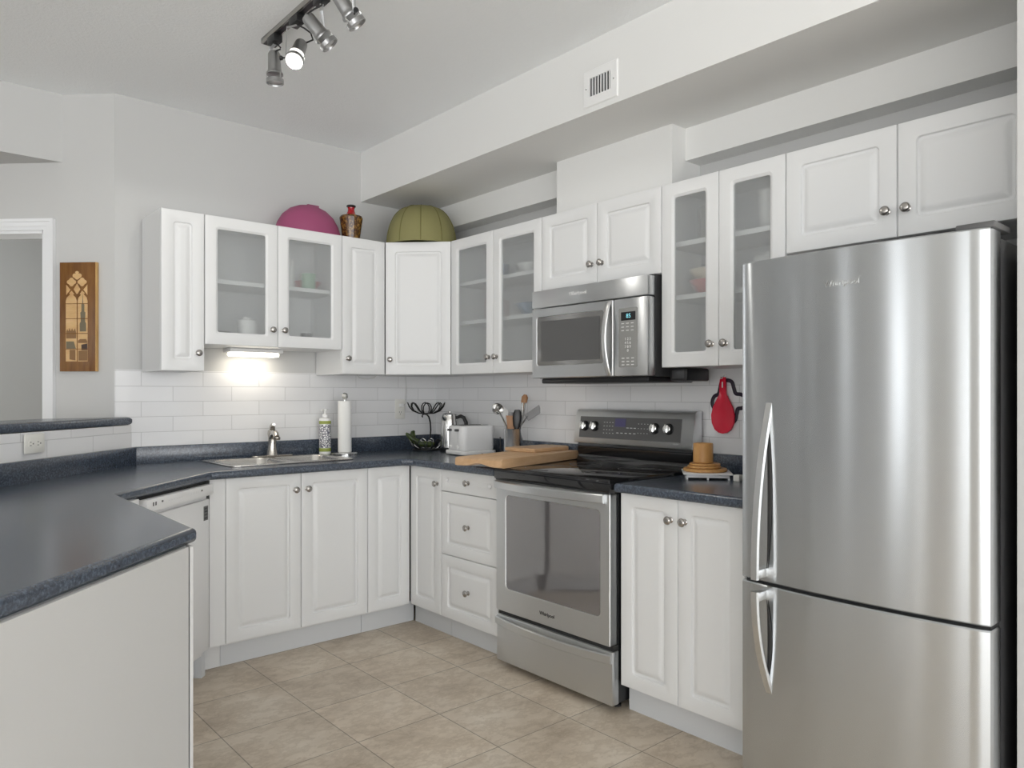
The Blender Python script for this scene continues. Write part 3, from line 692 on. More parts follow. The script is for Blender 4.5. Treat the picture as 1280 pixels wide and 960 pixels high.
pl = thing('plug_and_cord', 'white plug with a thin cord rising to the wall cabinets', 'cord', (-.290, -.0165, 1.190))
MB().box(-.014, .014, -.024, -.0005, -.010, .012, .004).build('plug', M['white'], pl)
MB().tube([(.010, -.018, 0), (.028, -.020, .012), (.036, -.010, .06), (.040, -.006, .12), (.036, -.006, .181)], .0022, n_=6).build('cord', M['cordw'], pl)
cz = MB().tube([(-.735, -.26, 1.370), (-.72, -.258, 1.357), (-.69, -.255, 1.349), (-.655, -.252, 1.349), (-.62, -.25, 1.356), (-.600, -.25, 1.3705)], .0025, n_=6).build('hanging_cord', M['cordw'])
rebase(tag(cz, 'thin white cord loop hanging below the narrow cabinet near the corner', 'cord'), (-.67, -.255, 1.349))

bs = thing('fruit_stand', 'two tier wire fruit stand of curved loops holding green vegetables in the corner', 'fruit stand', (-.212, -.190, CT1))
base_r = .082
MB().tube([(base_r * math.cos(a), base_r * math.sin(a), .006) for a in [2 * PI * i / 28 for i in range(28)]], .004, closed=True).tube([(.0, base_r, .006), (0, -base_r, .006)], .0035).build('base_ring', M['wire'], bs)
MB().tube([(.060, .056, .006), (.066, .055, .05), (.068, .05, .12), (.06, .043, .17), (.04, .030, .205), (.01, .010, .222), (-.02, -.01, .224)], .005, n_=10).build('stem', M['wire'], bs)
hk = MB().tube([(-.02, -.01, .224), (-.05, -.035, .221), (-.062, -.045, .214), (-.055, -.04, .207)], .004)
hk.build('hook', M['wire'], bs)
for k in range(8):
    a = 2 * PI * k / 8 + PI / 8 - .15; dx_, dy_ = math.cos(a), math.sin(a); tx, ty = -dy_, dx_
    pr_ = [(.012, .012, .227), (.05, .016, .230), (.085, .024, .246), (.105, .024, .270), (.112, .014, .288), (.114, 0, .294)]
    pts = [(p_[0] * dx_ + p_[1] * tx, p_[0] * dy_ + p_[1] * ty, p_[2]) for p_ in pr_] + [(p_[0] * dx_ - p_[1] * tx, p_[0] * dy_ - p_[1] * ty, p_[2]) for p_ in pr_[-2::-1]]
    MB().tube(pts, .0038, n_=8).build('petal_loop', M['wire'], bs)
for k in range(12):
    a = 2 * PI * k / 12 + .13; dx_, dy_ = math.cos(a), math.sin(a); tx, ty = -dy_, dx_
    pr_ = [(.030, .004, .008), (.060, .012, .012), (.086, .018, .032), (.102, .014, .058), (.108, 0, .066)]
    pts = [(p_[0] * dx_ + p_[1] * tx, p_[0] * dy_ + p_[1] * ty, p_[2]) for p_ in pr_] + [(p_[0] * dx_ - p_[1] * tx, p_[0] * dy_ - p_[1] * ty, p_[2]) for p_ in pr_[-2::-1]]
    MB().tube(pts, .0030, n_=6).build('bowl_loop', M['steel_b'] if k % 3 else M['wire'], bs)
def veg(label, pts, r):
    o_ = MB().tube(pts, r, n_=14).build('plantain', M['veg'])
    return rebase(tag(o_, label, 'vegetable', 'green vegetables in the fruit stand'), pts[len(pts) // 2])
veg('long curved green vegetable lying across the fruit stand', [(-.335, -.150, 1.022), (-.322, -.158, 1.008), (-.295, -.170, .980), (-.255, -.190, .957), (-.215, -.215, .950), (-.180, -.235, .954)], [.006, .013, .018, .020, .018, .009])
veg('shorter dark green vegetable standing up out of the fruit stand', [(-.262, -.135, .952), (-.268, -.128, .980), (-.268, -.122, 1.005), (-.262, -.118, 1.024), (-.252, -.118, 1.030)], [.012, .017, .018, .014, .007])

kt_ = thing('kettle', 'brushed steel kettle with a black handle behind the white toaster', 'kettle', (-.150, -.352, CT1))
MB().lathe([(.058, 0), (.060, .003), (.060, .020), (.056, .022)], I4, 32).build('base', M['black'], kt_)
MB().lathe([(.056, .0215), (.058, .024), (.057, .10), (.053, .17), (.048, .205), (.044, .218), (.044, .222)], I4, 36).tube([(-.045, -.012, .198), (-.058, -.016, .208), (-.066, -.018, .214)], [.014, .010, .006], n_=10).build('vessel', M['steel_b'], kt_)
MB().lathe([(.0445, .2215), (.045, .224), (.030, .232), (.010, .235), (.009, .243), (.0, .245)], I4, 28).build('lid', M['steel_b'], kt_)
hd = Vector((.55, -.83, 0)).normalized()
MB().tube([tuple(hd * a + Vector((0, 0, z))) for a, z in ((.046, .205), (.070, .214), (.090, .205), (.104, .175), (.108, .13), (.100, .08), (.060, .055))], [.009, .011, .012, .012, .011, .010, .008], n_=12).build('handle', M['black'], kt_)

to = thing('toaster', 'white plastic two slot toaster in front of the kettle', 'toaster', (-.205, -.633, CT1), -PI / 2 - .10)
MB().prism(rrect(-.112, .100, -.118, .120, .035, 6), .004, .026, r=.006).build('base', M['white'], to)
MB().prism(rrect(-.092, .082, -.108, .112, .03, 6), .024, .168, r=.012).build('housing', M['appw'], to)
for x in (-.048, .030):
    MB().box(x - .014, x + .014, -.09, .09, .166, .1695).build('bread_slot', M['slot'], to)
    lv = MB().box(x - .013, x + .013, -.124, -.106, .136, .150, .003).build('lever', M['midgrey'], to)
    MB().lathe([(.010, 0), (.010, .008), (.007, .010)], T(x, -.107, .048) @ FACE, 16).build('dial', M['white'], to)
    MB().box(x - .002, x + .002, -.1085, -.106, .07, .135).build('lever_track', M['kick'], to)
cord_ = MB().tube([(-.235, -.765, .925), (-.215, -.785, .921), (-.15, -.815, .920), (-.10, -.79, .919), (-.06, -.75, .92), (-.04, -.70, .94), (-.034, -.69, 1.01)], .0042, n_=8).build('power_cord', M['black'])
rebase(tag(cord_, 'black power cord curling on the worktop between toaster and steel crock', 'cord'), (-.15, -.79, .918))

cr = thing('utensil_crock', 'cylindrical brushed steel crock holding kitchen utensils left of the range', 'crock', (-.150, -.940, CT1))
CH = .158
MB().lathe([(.050, 0), (.0525, .002), (.0525, CH - .003), (.0545, CH), (.0515, CH), (.0505, CH - .004), (.0505, .004), (0, .004)], I4, 40).build('vessel', M['crock'], cr)
CX, CY = -.150, -.940
def utensil(name, label, mb, mat, base_pt):
    o_ = mb.build(name, mat) if not isinstance(mb, list) else None
    return rebase(tag(o_, label, name.replace('_', ' '), 'utensils in the steel crock'), base_pt)
# direction helpers: screen-left is roughly (-.753,.658), screen-right the opposite
SLx, SLy = -.753, .658
def U(s_, z, dpt=0.0): return (CX + SLx * s_ + .658 * dpt, CY + SLy * s_ + .753 * dpt, CT1 + z)
B0 = U(0, .01)
# ladle
ld2 = MB().tube([U(-.018, .012), U(.035, .16), U(.07, .235), U(.088, .262)], .0045, n_=8)
ang = math.radians(35)
ld2.lathe([(.0, -.030), (.018, -.026), (.030, -.012), (.033, .004), (.0315, .004), (.028, -.010), (.016, -.023), (0, -.026)], T(*U(.086, .268, -.01)) @ align((-.25 * SLx - .5, -.25 * SLy - .55, .45)), 24)
utensil('ladle', 'shiny steel ladle leaning out of the left side of the crock', ld2, M['steel_b'], B0)
ws = MB().tube([U(-.01, .012, .03), U(.026, .15, .032), U(.040, .19, .036)], .005, n_=8).tube([U(.038, .185, .036), U(.048, .22, .038), U(.055, .250, .040), U(.060, .272, .042)], [.008, .024, .026, .010], r2=[.004, .008, .008, .004], n_=14, up=(SLx, SLy, 0))
utensil('serving_spoon', 'white plastic spoon between ladle and wooden spatula', ws, M['white'], U(0, .01, .02))
sp_ = MB().tube([U(0, .012, -.012), U(.006, .13, -.014)], .006, n_=8).prism([(-.018, 0), (.018, 0), (.026, .05), (.031, .098), (-.024, .104), (-.022, .06)], -.003, .003, T(*U(.010, .128, -.016)) @ Matrix(((-SLx, 0, -.658, 0), (-SLy, 0, -.753, 0), (0, 1, 0, 0), (0, 0, 0, 1))) @ RZ(.06))
utensil('wooden_spatula', 'wide wooden spatula at the front of the crock', sp_, M['woodsp'], U(0, .01, -.012))
gs = MB().tube([U(.0, .012, .03), U(-.005, .17, .03)], .0045, n_=8).prism([(-.034, .0), (.030, .0), (.036, .075), (-.022, .085)], -.0015, .0015, T(*U(.004, .165, .03)) @ Matrix(((-SLx, 0, -.658, 0), (-SLy, 0, -.753, 0), (0, 1, 0, 0), (0, 0, 0, 1))))
utensil('steel_turner', 'flat steel turner standing behind the wooden spatula', gs, M['tool'], U(0, .01, .03))
bk_ = MB().tube([U(-.012, .012, -.02), U(-.016, .15, -.02)], .0055, n_=8).tube([U(-.016, .145, -.02), U(-.018, .175, -.02), U(-.021, .215, -.02), U(-.022, .245, -.02), U(-.022, .262, -.02)], [.006, .020, .026, .022, .014], r2=[.003, .006, .008, .006, .004], n_=14, up=(SLx, SLy, 0))
utensil('black_spoon', 'black plastic spoon beside the wooden spatula', bk_, M['black'], U(-.012, .01, -.02))
# rests beside the crock, standing behind it
tl_ = MB().tube([U(-.030, .012, -.004), U(-.037, .158, -.004), U(-.052, .30, -.004)], .005, n_=8, r2=.008).tube([U(-.034, .012, -.015), U(-.040, .158, -.016), U(-.066, .30, -.016)], .004, n_=8, r2=.008)
utensil('steel_tongs', 'upright steel tongs along the right side of the crock', tl_, M['steel_b'], U(-.04, .01))
wsn = MB().tube([U(-.020, .012, .018), U(-.036, .158, .019), U(-.056, .29, .020)], .006, n_=8).tube([U(-.055, .285, .02), U(-.059, .305, .02), U(-.064, .330, .02), U(-.067, .345, .02)], [.008, .017, .018, .008], r2=[.005, .008, .008, .004], n_=14, up=(SLx, SLy, 0))
utensil('wooden_spoon', 'tall wooden spoon rising highest out of the crock', wsn, M['woodsp'], U(-.035, .01, .01))
slx = MB().tube([U(.030, .012, .033), U(-.034, .158, .036), U(-.078, .225, .045)], .0040, n_=8).prism([(-.020, 0), (.020, 0), (.024, .09), (-.018, .10)], -.002, .002, T(*U(-.072, .215, .046)) @ Matrix(((-SLx, 0, -.658, 0), (-SLy, 0, -.753, 0), (0, 1, 0, 0), (0, 0, 0, 1))) @ RZ(-.95))
utensil('slotted_turner', 'grey steel turner leaning far out to the right of the crock', slx, M['tool'], U(-.02, .01, .02))
# cutting boards
ca = math.atan2(.15, .64)
cb = thing('cutting_board', 'large thick beech cutting board overhanging the worktop edge left of the range', 'cutting board', (-.394, -1.277, .9275), ca, 'wooden cutting boards')
bl = MB()
prof = [(-.345, .005), (-.33, .0), (-.20, 0), (.335, 0), (.34, .005), (.34, .036), (.335, .041), (-.335, .041), (-.345, .033)]
L = []
for i in range(17):
    u = i / 16; y = -.135 + .27 * u; e = math.exp(-((u - .5) / .17) ** 2) * .014
    L.append([(x, y, z + (e if z < .01 and x < -.19 else 0)) for x, z in prof])
bl.loops(L, I4, True, True).build('board', M['wood'], cb, 40)
cb2 = MB().prism([(-.155, -.10), (.125, -.10), (.150, -.07), (.150, .08), (-.155, .10)], 0, .020, r=.004).build('cutting_board', M['wood'])
tag(cb2, 'small thin wooden board lying on top of the large cutting board', 'cutting board', 'wooden cutting boards'); cb2.location = (-.190, -1.187, .969); cb2.rotation_euler = (0, 0, ca - .10)

# right worktop: trivet, wooden lids, cup
tv = thing('trivet', 'white square footed trivet on the right worktop under the wooden lids', 'trivet', (-.200, -2.215, CT1), PI / 4 - .12)
MB().prism(rrect(-.098, .098, -.098, .098, .006, 3), .020, .026, r=.002).build('top_plate', M['white'], tv)
sk_ = MB()
for a in range(4): sk_.box(-.085, .085, -.085, -.079, .008, .020, X=RZ(a * PI / 2))
sk_.build('skirt', M['appw'], tv)
for a in range(8):
    X = RZ((a // 2) * PI / 2); xx = -.082 if a % 2 else .0
    MB().box(xx - .004, xx + .004, -.086, -.078, 0, .009, X=X).build('foot', M['appw'], tv)
def lid(label, x, y, z, r_, h_):
    o_ = MB().lathe([(r_ - .004, 0), (r_, .003), (r_, h_ - .004), (r_ - .004, h_), (0, h_)], I4, 36).build('wooden_disc', M['wood2'])
    o_.location = (x, y, z); return tag(o_, label, 'lid', 'stacked wooden lids')
zt = CT1 + .0265
lid('largest round wooden lid, lowest on the white trivet', -.195, -.0 - 2.205, zt, .090, .013)
lid('middle sized round wooden lid, second in the stack on the trivet', -.195, -2.200, zt + .0135, .069, .010)
lid('smallest round wooden lid, directly under the wooden cup', -.190, -2.200, zt + .024, .064, .009)
cu = MB().lathe([(.038, 0), (.041, .003), (.041, .079), (.039, .082), (.035, .082), (.034, .078), (.034, .01), (0, .01)], I4, 36).build('wooden_cup', M['wood2'])
tag(cu, 'straight sided wooden cup on top of the stacked lids', 'cup'); cu.location = (-.19, -2.192, zt + .0335)
bb_ = MB().box(-.014, .014, -.014, .014, 0, .026, .003).build('small_block', M['ivory']); tag(bb_, 'tiny cream block on the right worktop against the refrigerator', 'block'); bb_.location = (-.215, -2.372, CT1)

# red spoon rest and dark trivet on a hook
hk2 = thing('wall_hook', 'small white hook on the tiles holding the red spoon rest', 'hook', (-.0085, -2.178, 1.342))
MB().lathe([(.010, 0), (.010, .003), (0, .004)], RY(-PI / 2), 16).tube([(-.003, 0, 0), (-.012, 0, -.004), (-.020, 0, -.012), (-.034, 0, -.014), (-.036, 0, -.004)], .0022, n_=6).build('hook_body', M['white'], hk2)
FR2 = Matrix(((0, 0, -1, 0), (-1, 0, 0, 0), (0, 1, 0, 0), (0, 0, 0, 1)))   # (right, up, out) -> range wall
def outline(half):
    return [(x, z) for x, z in half] + [(-x, z) for x, z in half[::-1] if abs(x) > 1e-6]
rs = thing('spoon_rest', 'red silicone spoon rest hanging on the tiled wall beside the refrigerator', 'spoon rest', (-.020, -2.180, 1.335), 0)
out2 = []
prof = [(.012, 0), (.014, -.02), (.015, -.05), (.017, -.075), (.030, -.098), (.048, -.13), (.057, -.165), (.054, -.20), (.040, -.228), (.020, -.242), (0, -.246)]
rim = outline(prof)
def sc_(f, z): return [((x) * f, (y + .165) * f - .165 if y < -.09 else y, z) for x, y in rim]
mbr = MB()
mbr.loops([[(x, y, .0) for x, y in rim], [(x, y, .009) for x, y in rim], [(x * .92, (y + .16) * .94 - .16 if y < -.09 else y, .009) for x, y in rim], [(x * .70, (y + .17) * .72 - .17 if y < -.07 else y * .97 - .001, .003) for x, y in rim]], FR2, True, True)
mbr.build('dish', M['red'], rs, 50)
MB().loops([[(x, z, .0091 + e) for x, z in rrect(-.0032, .0032, -.046, -.02, .003)] for e in (0, .0006)], FR2, True, True).build('hanging_slot', M['ivory'], rs)
tp = thing('silicone_trivet', 'dark purple loop-edged trivet hanging behind the red spoon rest', 'trivet', (-.0135, -2.190, 1.31), 0)
P_ = []
ctrl = [(0, .012), (.026, .004), (.036, -.022), (.046, -.046), (.07, -.050), (.090, -.062), (.092, -.092), (.078, -.108), (.056, -.112), (.050, -.135), (.040, -.165), (.0, -.185), (-.036, -.165), (-.044, -.135), (-.062, -.112), (-.072, -.088), (-.062, -.060), (-.04, -.048), (-.032, -.022), (-.024, .004)]
k_ = len(ctrl)
for i in range(k_):
    p0, p1, p2, p3 = [Vector(ctrl[(i + j) % k_]) for j in (-1, 0, 1, 2)]
    for s_ in range(5):
        t_ = s_ / 5; P_.append(tuple(0.5 * ((2 * p1) + (-p0 + p2) * t_ + (2 * p0 - 5 * p1 + 4 * p2 - p3) * t_ ** 2 + (-p0 + 3 * p1 - 3 * p2 + p3) * t_ ** 3)) + (0,))
MB().tube(P_, .0045, FR2, 10, True, r2=.0085, up=(0, 0, 1)).build('loop_band', M['purple'], tp)

# black box under the tall cabinet
ub = thing('under_cabinet_box', 'small black plastic box mounted under the tall glass cabinet beside the microwave', 'box', (-.20, -2.128, 1.312))
MB().box(-.075, .085, -.045, .044, 0.004, .058, .008).build('casing', M['black'], ub)
MB().box(-.0762, .0, -.030, .032, .014, .050, .003).build('front_face', M['dkgrey'], ub)
# lit lamp under the sink wall cabinet
ul = thing('under_cabinet_light', 'lit white strip lamp under the glass cabinet above the sink', 'light', (-1.262, -.085, 1.5045))
MB().box(-.145, .145, -.055, .050, -.022, -.0005, .005).build('housing', M['white'], ul)
MB().box(-.128, .128, -.045, .040, -.042, -.021, .008).build('diffuser', M['tube'], ul)
la = bpy.data.lights.new('strip_glow', 'AREA'); la.shape = 'RECTANGLE'; la.size = .24; la.size_y = .07; la.energy = 0.4; la.color = (1, .90, .74)
lo = bpy.data.objects.new('strip_glow', la); COL.objects.link(lo); lo.parent = ul; lo.location = (0, 0, -.045)

# ------------------------------------------------------------------ on top of the wall cabinets
TZ = UZ1
pk = thing('food_cover', 'pink mesh dome food cover on top of the glass cabinet above the sink', 'food cover', (-.985, -.165, TZ + .0005))
MB().lathe([(.188, .0), (.186, .02), (.172, .065), (.145, .110), (.105, .145), (.06, .165), (.0, .172)], I4, 44, 1.0, .72).build('mesh_dome', M['pink'], pk)
MB().lathe([(.189, 0), (.191, .003), (.189, .006), (.186, .004)], I4, 44, 1.0, .72).build('rim', M['pink'], pk)
MB().box(-.008, .062, -.012, .012, .166, .180, .005).build('handle', M['red'] if False else M['pink'], pk)
vz = thing('vase', 'brown mottled vase with a red neck and dark lip beside the pink dome', 'vase', (-.752, -.225, TZ + .0005))
MB().lathe([(.045, 0), (.048, .003), (.056, .06), (.064, .115), (.0655, .128), (.060, .138), (.035, .146), (.025, .150)], I4, 32).build('vase_body', M['vase'], vz)
MB().lathe([(.034, .1455), (.027, .151), (.020, .165), (.018, .178), (.0205, .189)], I4, 28).build('neck', M['vred'], vz)
MB().lathe([(.020, .188), (.026, .192), (.026, .199), (.020, .202), (.015, .198), (.015, .19)], I4, 28).build('lip', M['black'], vz)
ol = thing('fabric_dome', 'olive green pleated fabric dome on top of the corner wall cabinet', 'dome', (-.345, -.335, TZ + .0005))
n_ = 96; L = []
for t_ in range(15):
    u = t_ / 14; r_ = .205 * math.cos(u * PI / 2 * .86) ** .9; z = .235 * math.sin(u * PI / 2) ** .92
    rib = [1 + .018 * abs(math.cos(5 * 2 * PI * i / n_)) * (1 - .3 * u) for i in range(n_)]
    L.append([(r_ * rib[i] * math.cos(2 * PI * i / n_), r_ * rib[i] * math.sin(2 * PI * i / n_), z) for i in range(n_)])
MB().loops(L, I4, False, True).build('pleated_shade', M['olive'], ol, 60)
for k in range(10):
    a = 2 * PI * (k + .5) / 10
    MB().tube([((.205 * math.cos(u * PI / 2 * .86) ** .9 + .001) * math.cos(a), (.205 * math.cos(u * PI / 2 * .86) ** .9 + .001) * math.sin(a), .235 * math.sin(u * PI / 2) ** .92) for u in [i / 12 for i in range(13)]], .0030, n_=6).build('rib_seam', M['olived'], ol)
MB().tube([(.206 * math.cos(2 * PI * i / 48), .206 * math.sin(2 * PI * i / 48), .003) for i in range(48)], .003, closed=True).build('rim', M['olive'], ol)

# ------------------------------------------------------------------ dishes behind the frosted glass
def pmat(n_, c): return principled(n_, c, 0.3)
PMAT = {'w': M['white'], 'r': pmat('pink_ceramic', (.55, .16, .16)), 'b': pmat('blue_ceramic', (.16, .24, .34)), 'g': pmat('grey_ceramic', (.28, .28, .27)), 'n': pmat('green_ceramic', (.25, .42, .28)), 'c': pmat('cream_ceramic', (.75, .68, .55)), 'd': M['dkgrey']}
PROF = {'cup': [(.03, 0), (.036, .004), (.040, .09), (.037, .09), (.033, .008), (0, .008)], 'bowl': [(.035, 0), (.04, .004), (.075, .05), (.078, .06), (.074, .06), (.036, .012), (0, .010)],
        'plate': [(.06, 0), (.10, .012), (.103, .015), (.098, .016), (.06, .006), (0, .006)], 'tumbler': [(.030, 0), (.032, .003), (.036, .14), (.034, .14), (.029, .01), (0, .01)], 'canister': [(.045, 0), (.048, .004), (.048, .12), (.045, .124), (.02, .128), (.018, .14), (0, .142)]}
def dish(kind, col, x, y, z, label, sc=1.0):
    o_ = MB().lathe([(a * sc, b_ * sc) for a, b_ in PROF[kind]], I4, 24).build(kind, PMAT[col]); o_.location = (x, y, z)
    return tag(o_, label, kind, 'dishes behind frosted cabinet glass')
s1 = 1.8305; f1 = 1.5209
dish('bowl', 'g', -1.485, -.15, f1, 'grey bowl on the lower shelf of the sink cabinet, behind the left glass door'); dish('canister', 'w', -1.34, -.20, f1, 'white canister beside the grey bowl low behind the left glass door')
dish('tumbler', 'w', -1.12, -.2, s1, 'white tumbler on the upper shelf of the sink cabinet, behind the right glass door', 1.1); dish('cup', 'n', -1.00, -.2, s1, 'green mug on the upper shelf beside the white tumbler'); dish('bowl', 'r', -.965, -.10, s1, 'pink bowl at the back of the upper shelf above the sink')
dish('cup', 'd', -1.02, -.22, f1 + .0, 'dark cup low behind the right glass door above the sink', .8)
s2, s3, f2 = 1.8945, 1.6735, 1.3885
dish('cup', 'b', -.16, -.86, s2, 'blue cup on the top shelf left of the microwave'); dish('bowl', 'w', -.16, -1.10, s2, 'white bowl on the top shelf left of the microwave')
dish('canister', 'r', -.2, -.84, s3, 'pink canister on the middle shelf left of the microwave', .9); dish('bowl', 'b', -.18, -1.12, s3, 'blue bowl on the middle shelf left of the microwave', 1.1)
for i in range(4): dish('plate', 'w', -.17, -.80, f2 + i * .017, ['lowest', 'second', 'third', 'topmost'][i] + ' white plate in the low stack left of the microwave')
dish('tumbler', 'w', -.2, -2.50, s2, 'white tumbler on the top shelf beside the refrigerator', 1.1); dish('tumbler', 'g', -.2, -2.22, s2, 'grey tumbler on the top shelf right of the microwave')
dish('bowl', 'r', -.19, -2.22, s3, 'pink bowl on the middle shelf right of the microwave', 1.0); dish('bowl', 'c', -.19, -2.22, s3 + .045, 'cream bowl nested in the pink bowl right of the microwave', 1.0)
dish('canister', 'w', -.18, -2.48, s3, 'white canister on the middle shelf beside the refrigerator'); 

# ------------------------------------------------------------------ vent register on the soffit
vr = thing('vent_register', 'white air vent register with upright slats on the soffit face', 'vent', (SX - .0005, -1.862, 2.455), -PI / 2)
fl = lambda a, y: [(x, y, z) for x, z in rrect(a[0], a[1], a[2], a[3], .003)]
O_ = (0, .187, 0, .152); I_ = (.034, .150, .040, .116)
MB().loops([fl(I_, 0), fl(O_, 0), fl(O_, -.002), fl((.004, .183, .004, .148), -.006), fl(I_, -.006), fl(I_, 0)]).build('frame', M['white'], vr)
MB().box(.034, .150, -.0006, 0, .040, .116).build('backing', M['slot'], vr)
for i in range(8):
    x = .036 + i * .0155; MB().box(x - .0012, x + .0012, -.0075, -.0008, .040, .116, X=I4).build('slat', M['white'], vr)
for x in (.017, .167): MB().lathe([(.003, 0), (.003, .0012), (0, .002)], T(x, -.006, .076) @ FACE, 10).build('screw', M['nickel'], vr)

# ------------------------------------------------------------------ track light
tk = thing('track_light', 'ceiling track with four small steel spotlights above the kitchen, one lit', 'track light', (-1.585, -1.40, CEIL_Z))
MB().box(-.018, .018, -.62, .385, -.022, 0, .002).build('track', M['nickel'], tk)
MB().box(-.010, .010, -.615, .38, -.0235, -.021).build('track_slot', M['black'], tk)
def head(yy, aim, lit, flip=False):
    """adapter, bracket, barrel, lens ring; aim = direction the lens looks"""
    MB().box(-.018, .018, yy - .035, yy + .035, -.052, -.022, .003).build('adapter', M['black'], tk)
    A = Vector(aim).normalized(); piv = Vector((0, yy, -.165))
    X = T(*piv) @ align(A)
    hb = MB().lathe([(0, -.082), (.020, -.080), (.024, -.072), (.026, -.01), (.028, .0), (.033, .006), (.033, .012)], X, 26).build('barrel', M['spot'], tk)
    MB().lathe([(.033, .030), (.0345, .031), (.0345, .046), (.0325, .047), (.0315, .045), (.0315, .030), (.033, .030)], X, 28, caps=False).build('lens_ring', M['spot'], hb)
    for a in range(3): MB().box(.0315, .0335, -.003, .003, .010, .034, X=X @ RZ(a * 2 * PI / 3)).build('ring_strut', M['steel_b'], hb)
    MB().lathe([(0, .034), (.0312, .034), (.0312, .040), (.0, .042)], X, 24).build('lens', M['lens'] if lit else M['lens_off'], hb)
    side = A.cross(Vector((0, 0, 1)));
    side = Vector((0, 1, 0)) if side.length < .2 else side.normalized()
    if (side.x > 0) != flip: side = -side
    q = piv + A * .020; e = .040
    MB().tube([(0, yy, -.052), tuple(Vector((0, yy, -.056)) + side * .02), tuple(Vector((0, yy, -.058)) + side * e), tuple(q + side * e)], .0018, r2=.007, n_=8, up=tuple(side)).build('bracket', M['steel'], tk)
    MB().lathe([(.003, -.010), (.003, .012), (.008, .013), (.009, .022), (.0, .023)], T(*(q + side * e)) @ align(side), 12).build('thumb_screw', M['black'], tk)
    tail = piv - A * .080; o_ = -side
    MB().tube([(0, yy, -.050), tuple(Vector((0, yy, -.066)) + o_ * .03), tuple(Vector((0, yy, -.085)) + o_ * .055), tuple(tail * .5 + Vector((0, yy, -.10)) * .5 + o_ * .055), tuple(tail + o_ * .015), tuple(tail + A * .006)], .0032, n_=8).build('cable', M['black'], tk)
    if lit:
        sd = bpy.data.lights.new('spot_glow', 'SPOT'); sd.energy = SPOT_W; sd.spot_size = math.radians(168); sd.spot_blend = .12; sd.shadow_soft_size = .022; sd.color = (1, .965, .90)
        so = bpy.data.objects.new('spot_glow', sd); COL.objects.link(so); so.parent = tk
        so.location = piv + A * .05 + Vector((0, 0, -.012)); so.rotation_euler = (0, 0, 0)
head(.290, (.02, -.02, -1), False)
head(.085, (-.45, -.42, -.85), True)
head(-.120, (.62, -.30, -.80), False, True)
head(-.325, (.55, -.20, -.80), False)

# ------------------------------------------------------------------ inlaid wooden picture on the far wall
AW, AH = .180, .532
ar = thing('wood_picture', 'tall dark wooden panel inlaid with a gothic window and town skyline, beside the doorway', 'picture', tuple(Matrix.Rotation(FR, 4, 'Z') @ Vector((-.2645, -.0005, 0)) + Vector((FL[0], FL[1], 1.372))), FR)
MB().box(0, AW, -.020, 0, 0, AH, .001).build('panel', M['walnut'], ar)
MB().box(AW + .0002, AW + .006, -.0195, 0, 0, AH, .001).build('edge_strip', M['edgew'], ar)
def AX(px, py): return ((px - 315) / 167 * AW, (940 - py) / 547 * AH)
def inlay(name, pts, y, mat):
    q = [AX(*p_) for p_ in pts]
    return MB().loops([[(x, -.0198, z) for x, z in q], [(x, y, z) for x, z in q]], I4, True, True).build(name, mat, ar)
def arc(cx, cy, r_, a0, a1, n_=10): return [(cx + r_ * math.cos(math.radians(a0 + (a1 - a0) * i / n_)), cy - r_ * math.sin(math.radians(a0 + (a1 - a0) * i / n_))) for i in range(n_ + 1)]
def lancet(x0, x1, yb, ys, yt):
    c = (x0 + x1) / 2; return [(x0, yb), (x1, yb), (x1, ys), (x1 - (x1 - c) * .18, ys - (ys - yt) * .45), (c, yt), (x0 + (c - x0) * .18, ys - (ys - yt) * .45), (x0, ys)]
Y1 = -.0204
inlay('window_light', lancet(344, 396, 890, 588, 548), Y1, M['maple']); inlay('window_light', lancet(400, 447, 890, 588, 548), Y1, M['maple'])
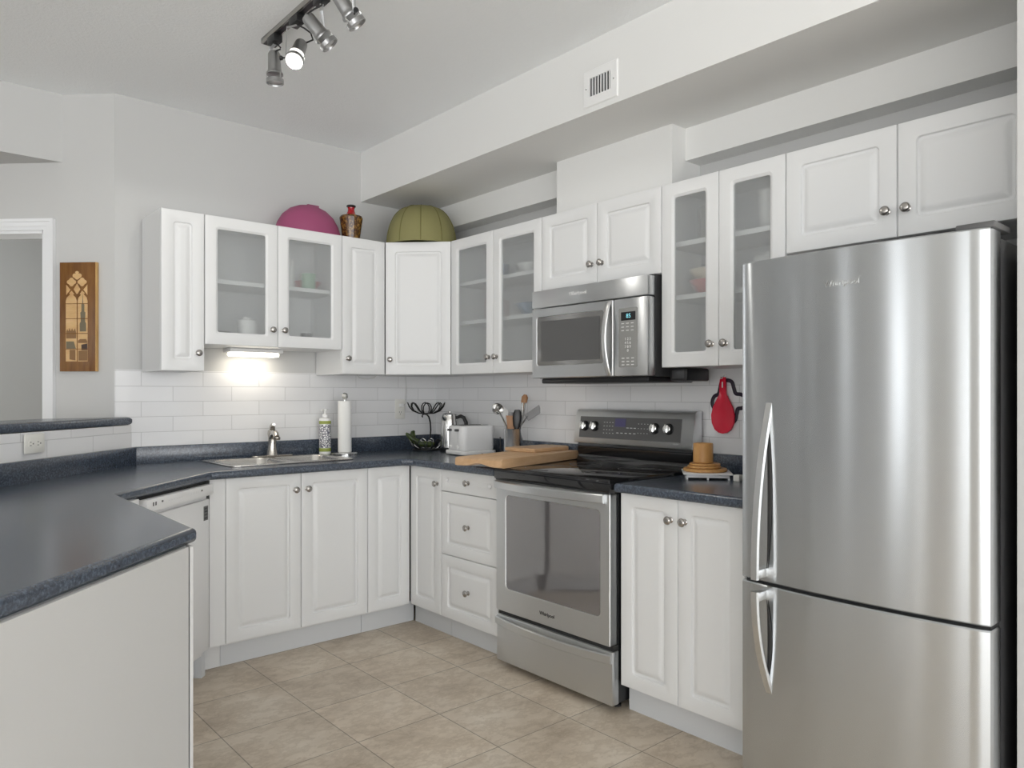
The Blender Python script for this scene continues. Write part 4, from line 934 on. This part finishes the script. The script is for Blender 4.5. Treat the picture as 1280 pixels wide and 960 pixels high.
inlay('tracery_trefoil', arc(387, 460, 11, 60, 250) + arc(397, 474, 6, 230, 310, 4) + arc(408, 460, 11, -70, 120) + arc(397, 447, 10, 20, 160), Y1, M['maple'])
for cx in (371, 421):
    q = []
    for k in range(4): q += arc(cx + 12 * math.cos(k * PI / 2), 492 - 12 * math.sin(k * PI / 2), 10, k * 90 - 75, k * 90 + 75, 6)
    inlay('tracery_quatrefoil', q, Y1, M['maple'])
inlay('tracery_diamond', [(397, 500), (413, 528), (397, 556), (381, 528)], Y1, M['maple'])
inlay('tracery_corner', [(346, 505), (366, 530), (346, 558)], Y1, M['maple']); inlay('tracery_corner', [(446, 505), (427, 530), (446, 558)], Y1, M['maple'])
inlay('tracery_corner', [(360, 548), (372, 536), (384, 552), (372, 560)], Y1, M['maple']); inlay('tracery_corner', [(410, 552), (421, 536), (434, 548), (421, 560)], Y1, M['maple'])
Y2 = -.0208
inlay('church_tower', [(424, 548), (427, 600), (432, 605), (432, 640), (437, 645), (435, 690), (440, 700), (440, 740), (410, 740), (410, 700), (415, 690), (413, 645), (418, 640), (418, 605), (422, 600)], Y2, M['inl_b'])
inlay('town_roofs', [(346, 740), (352, 728), (356, 740), (362, 722), (368, 738), (374, 724), (380, 738), (388, 724), (393, 745), (393, 775), (346, 775)], Y2, M['inl_a'])
inlay('town_roofs', [(346, 790), (382, 790), (392, 826), (346, 826)], Y2, M['inl_b']); inlay('town_roofs', [(418, 806), (446, 800), (446, 834), (418, 834)], Y2, M['inl_c'])
inlay('town_roofs', [(402, 786), (412, 778), (440, 778), (446, 790), (446, 798), (402, 798)], Y2, M['inl_a']); inlay('town_house', [(362, 832), (390, 832), (390, 885), (362, 880)], Y2, M['inl_a']); inlay('town_house', [(404, 836), (446, 836), (446, 886), (404, 886)], Y2, M['inl_a'])
gb = MB()
for y in (601, 676, 750, 828):
    (xa, za), (xb, zb) = AX(343, y), AX(448, y); gb.box(xa, xb, Y2 - .0006, -.0198, za - .0016, za + .0016)
(xa, za), (xb, zb) = AX(398, 890), AX(398, 552); gb.box(xa - .0018, xa + .0018, Y2 - .0006, -.0198, za, zb)
gb.build('window_bars', M['walnut'], ar)
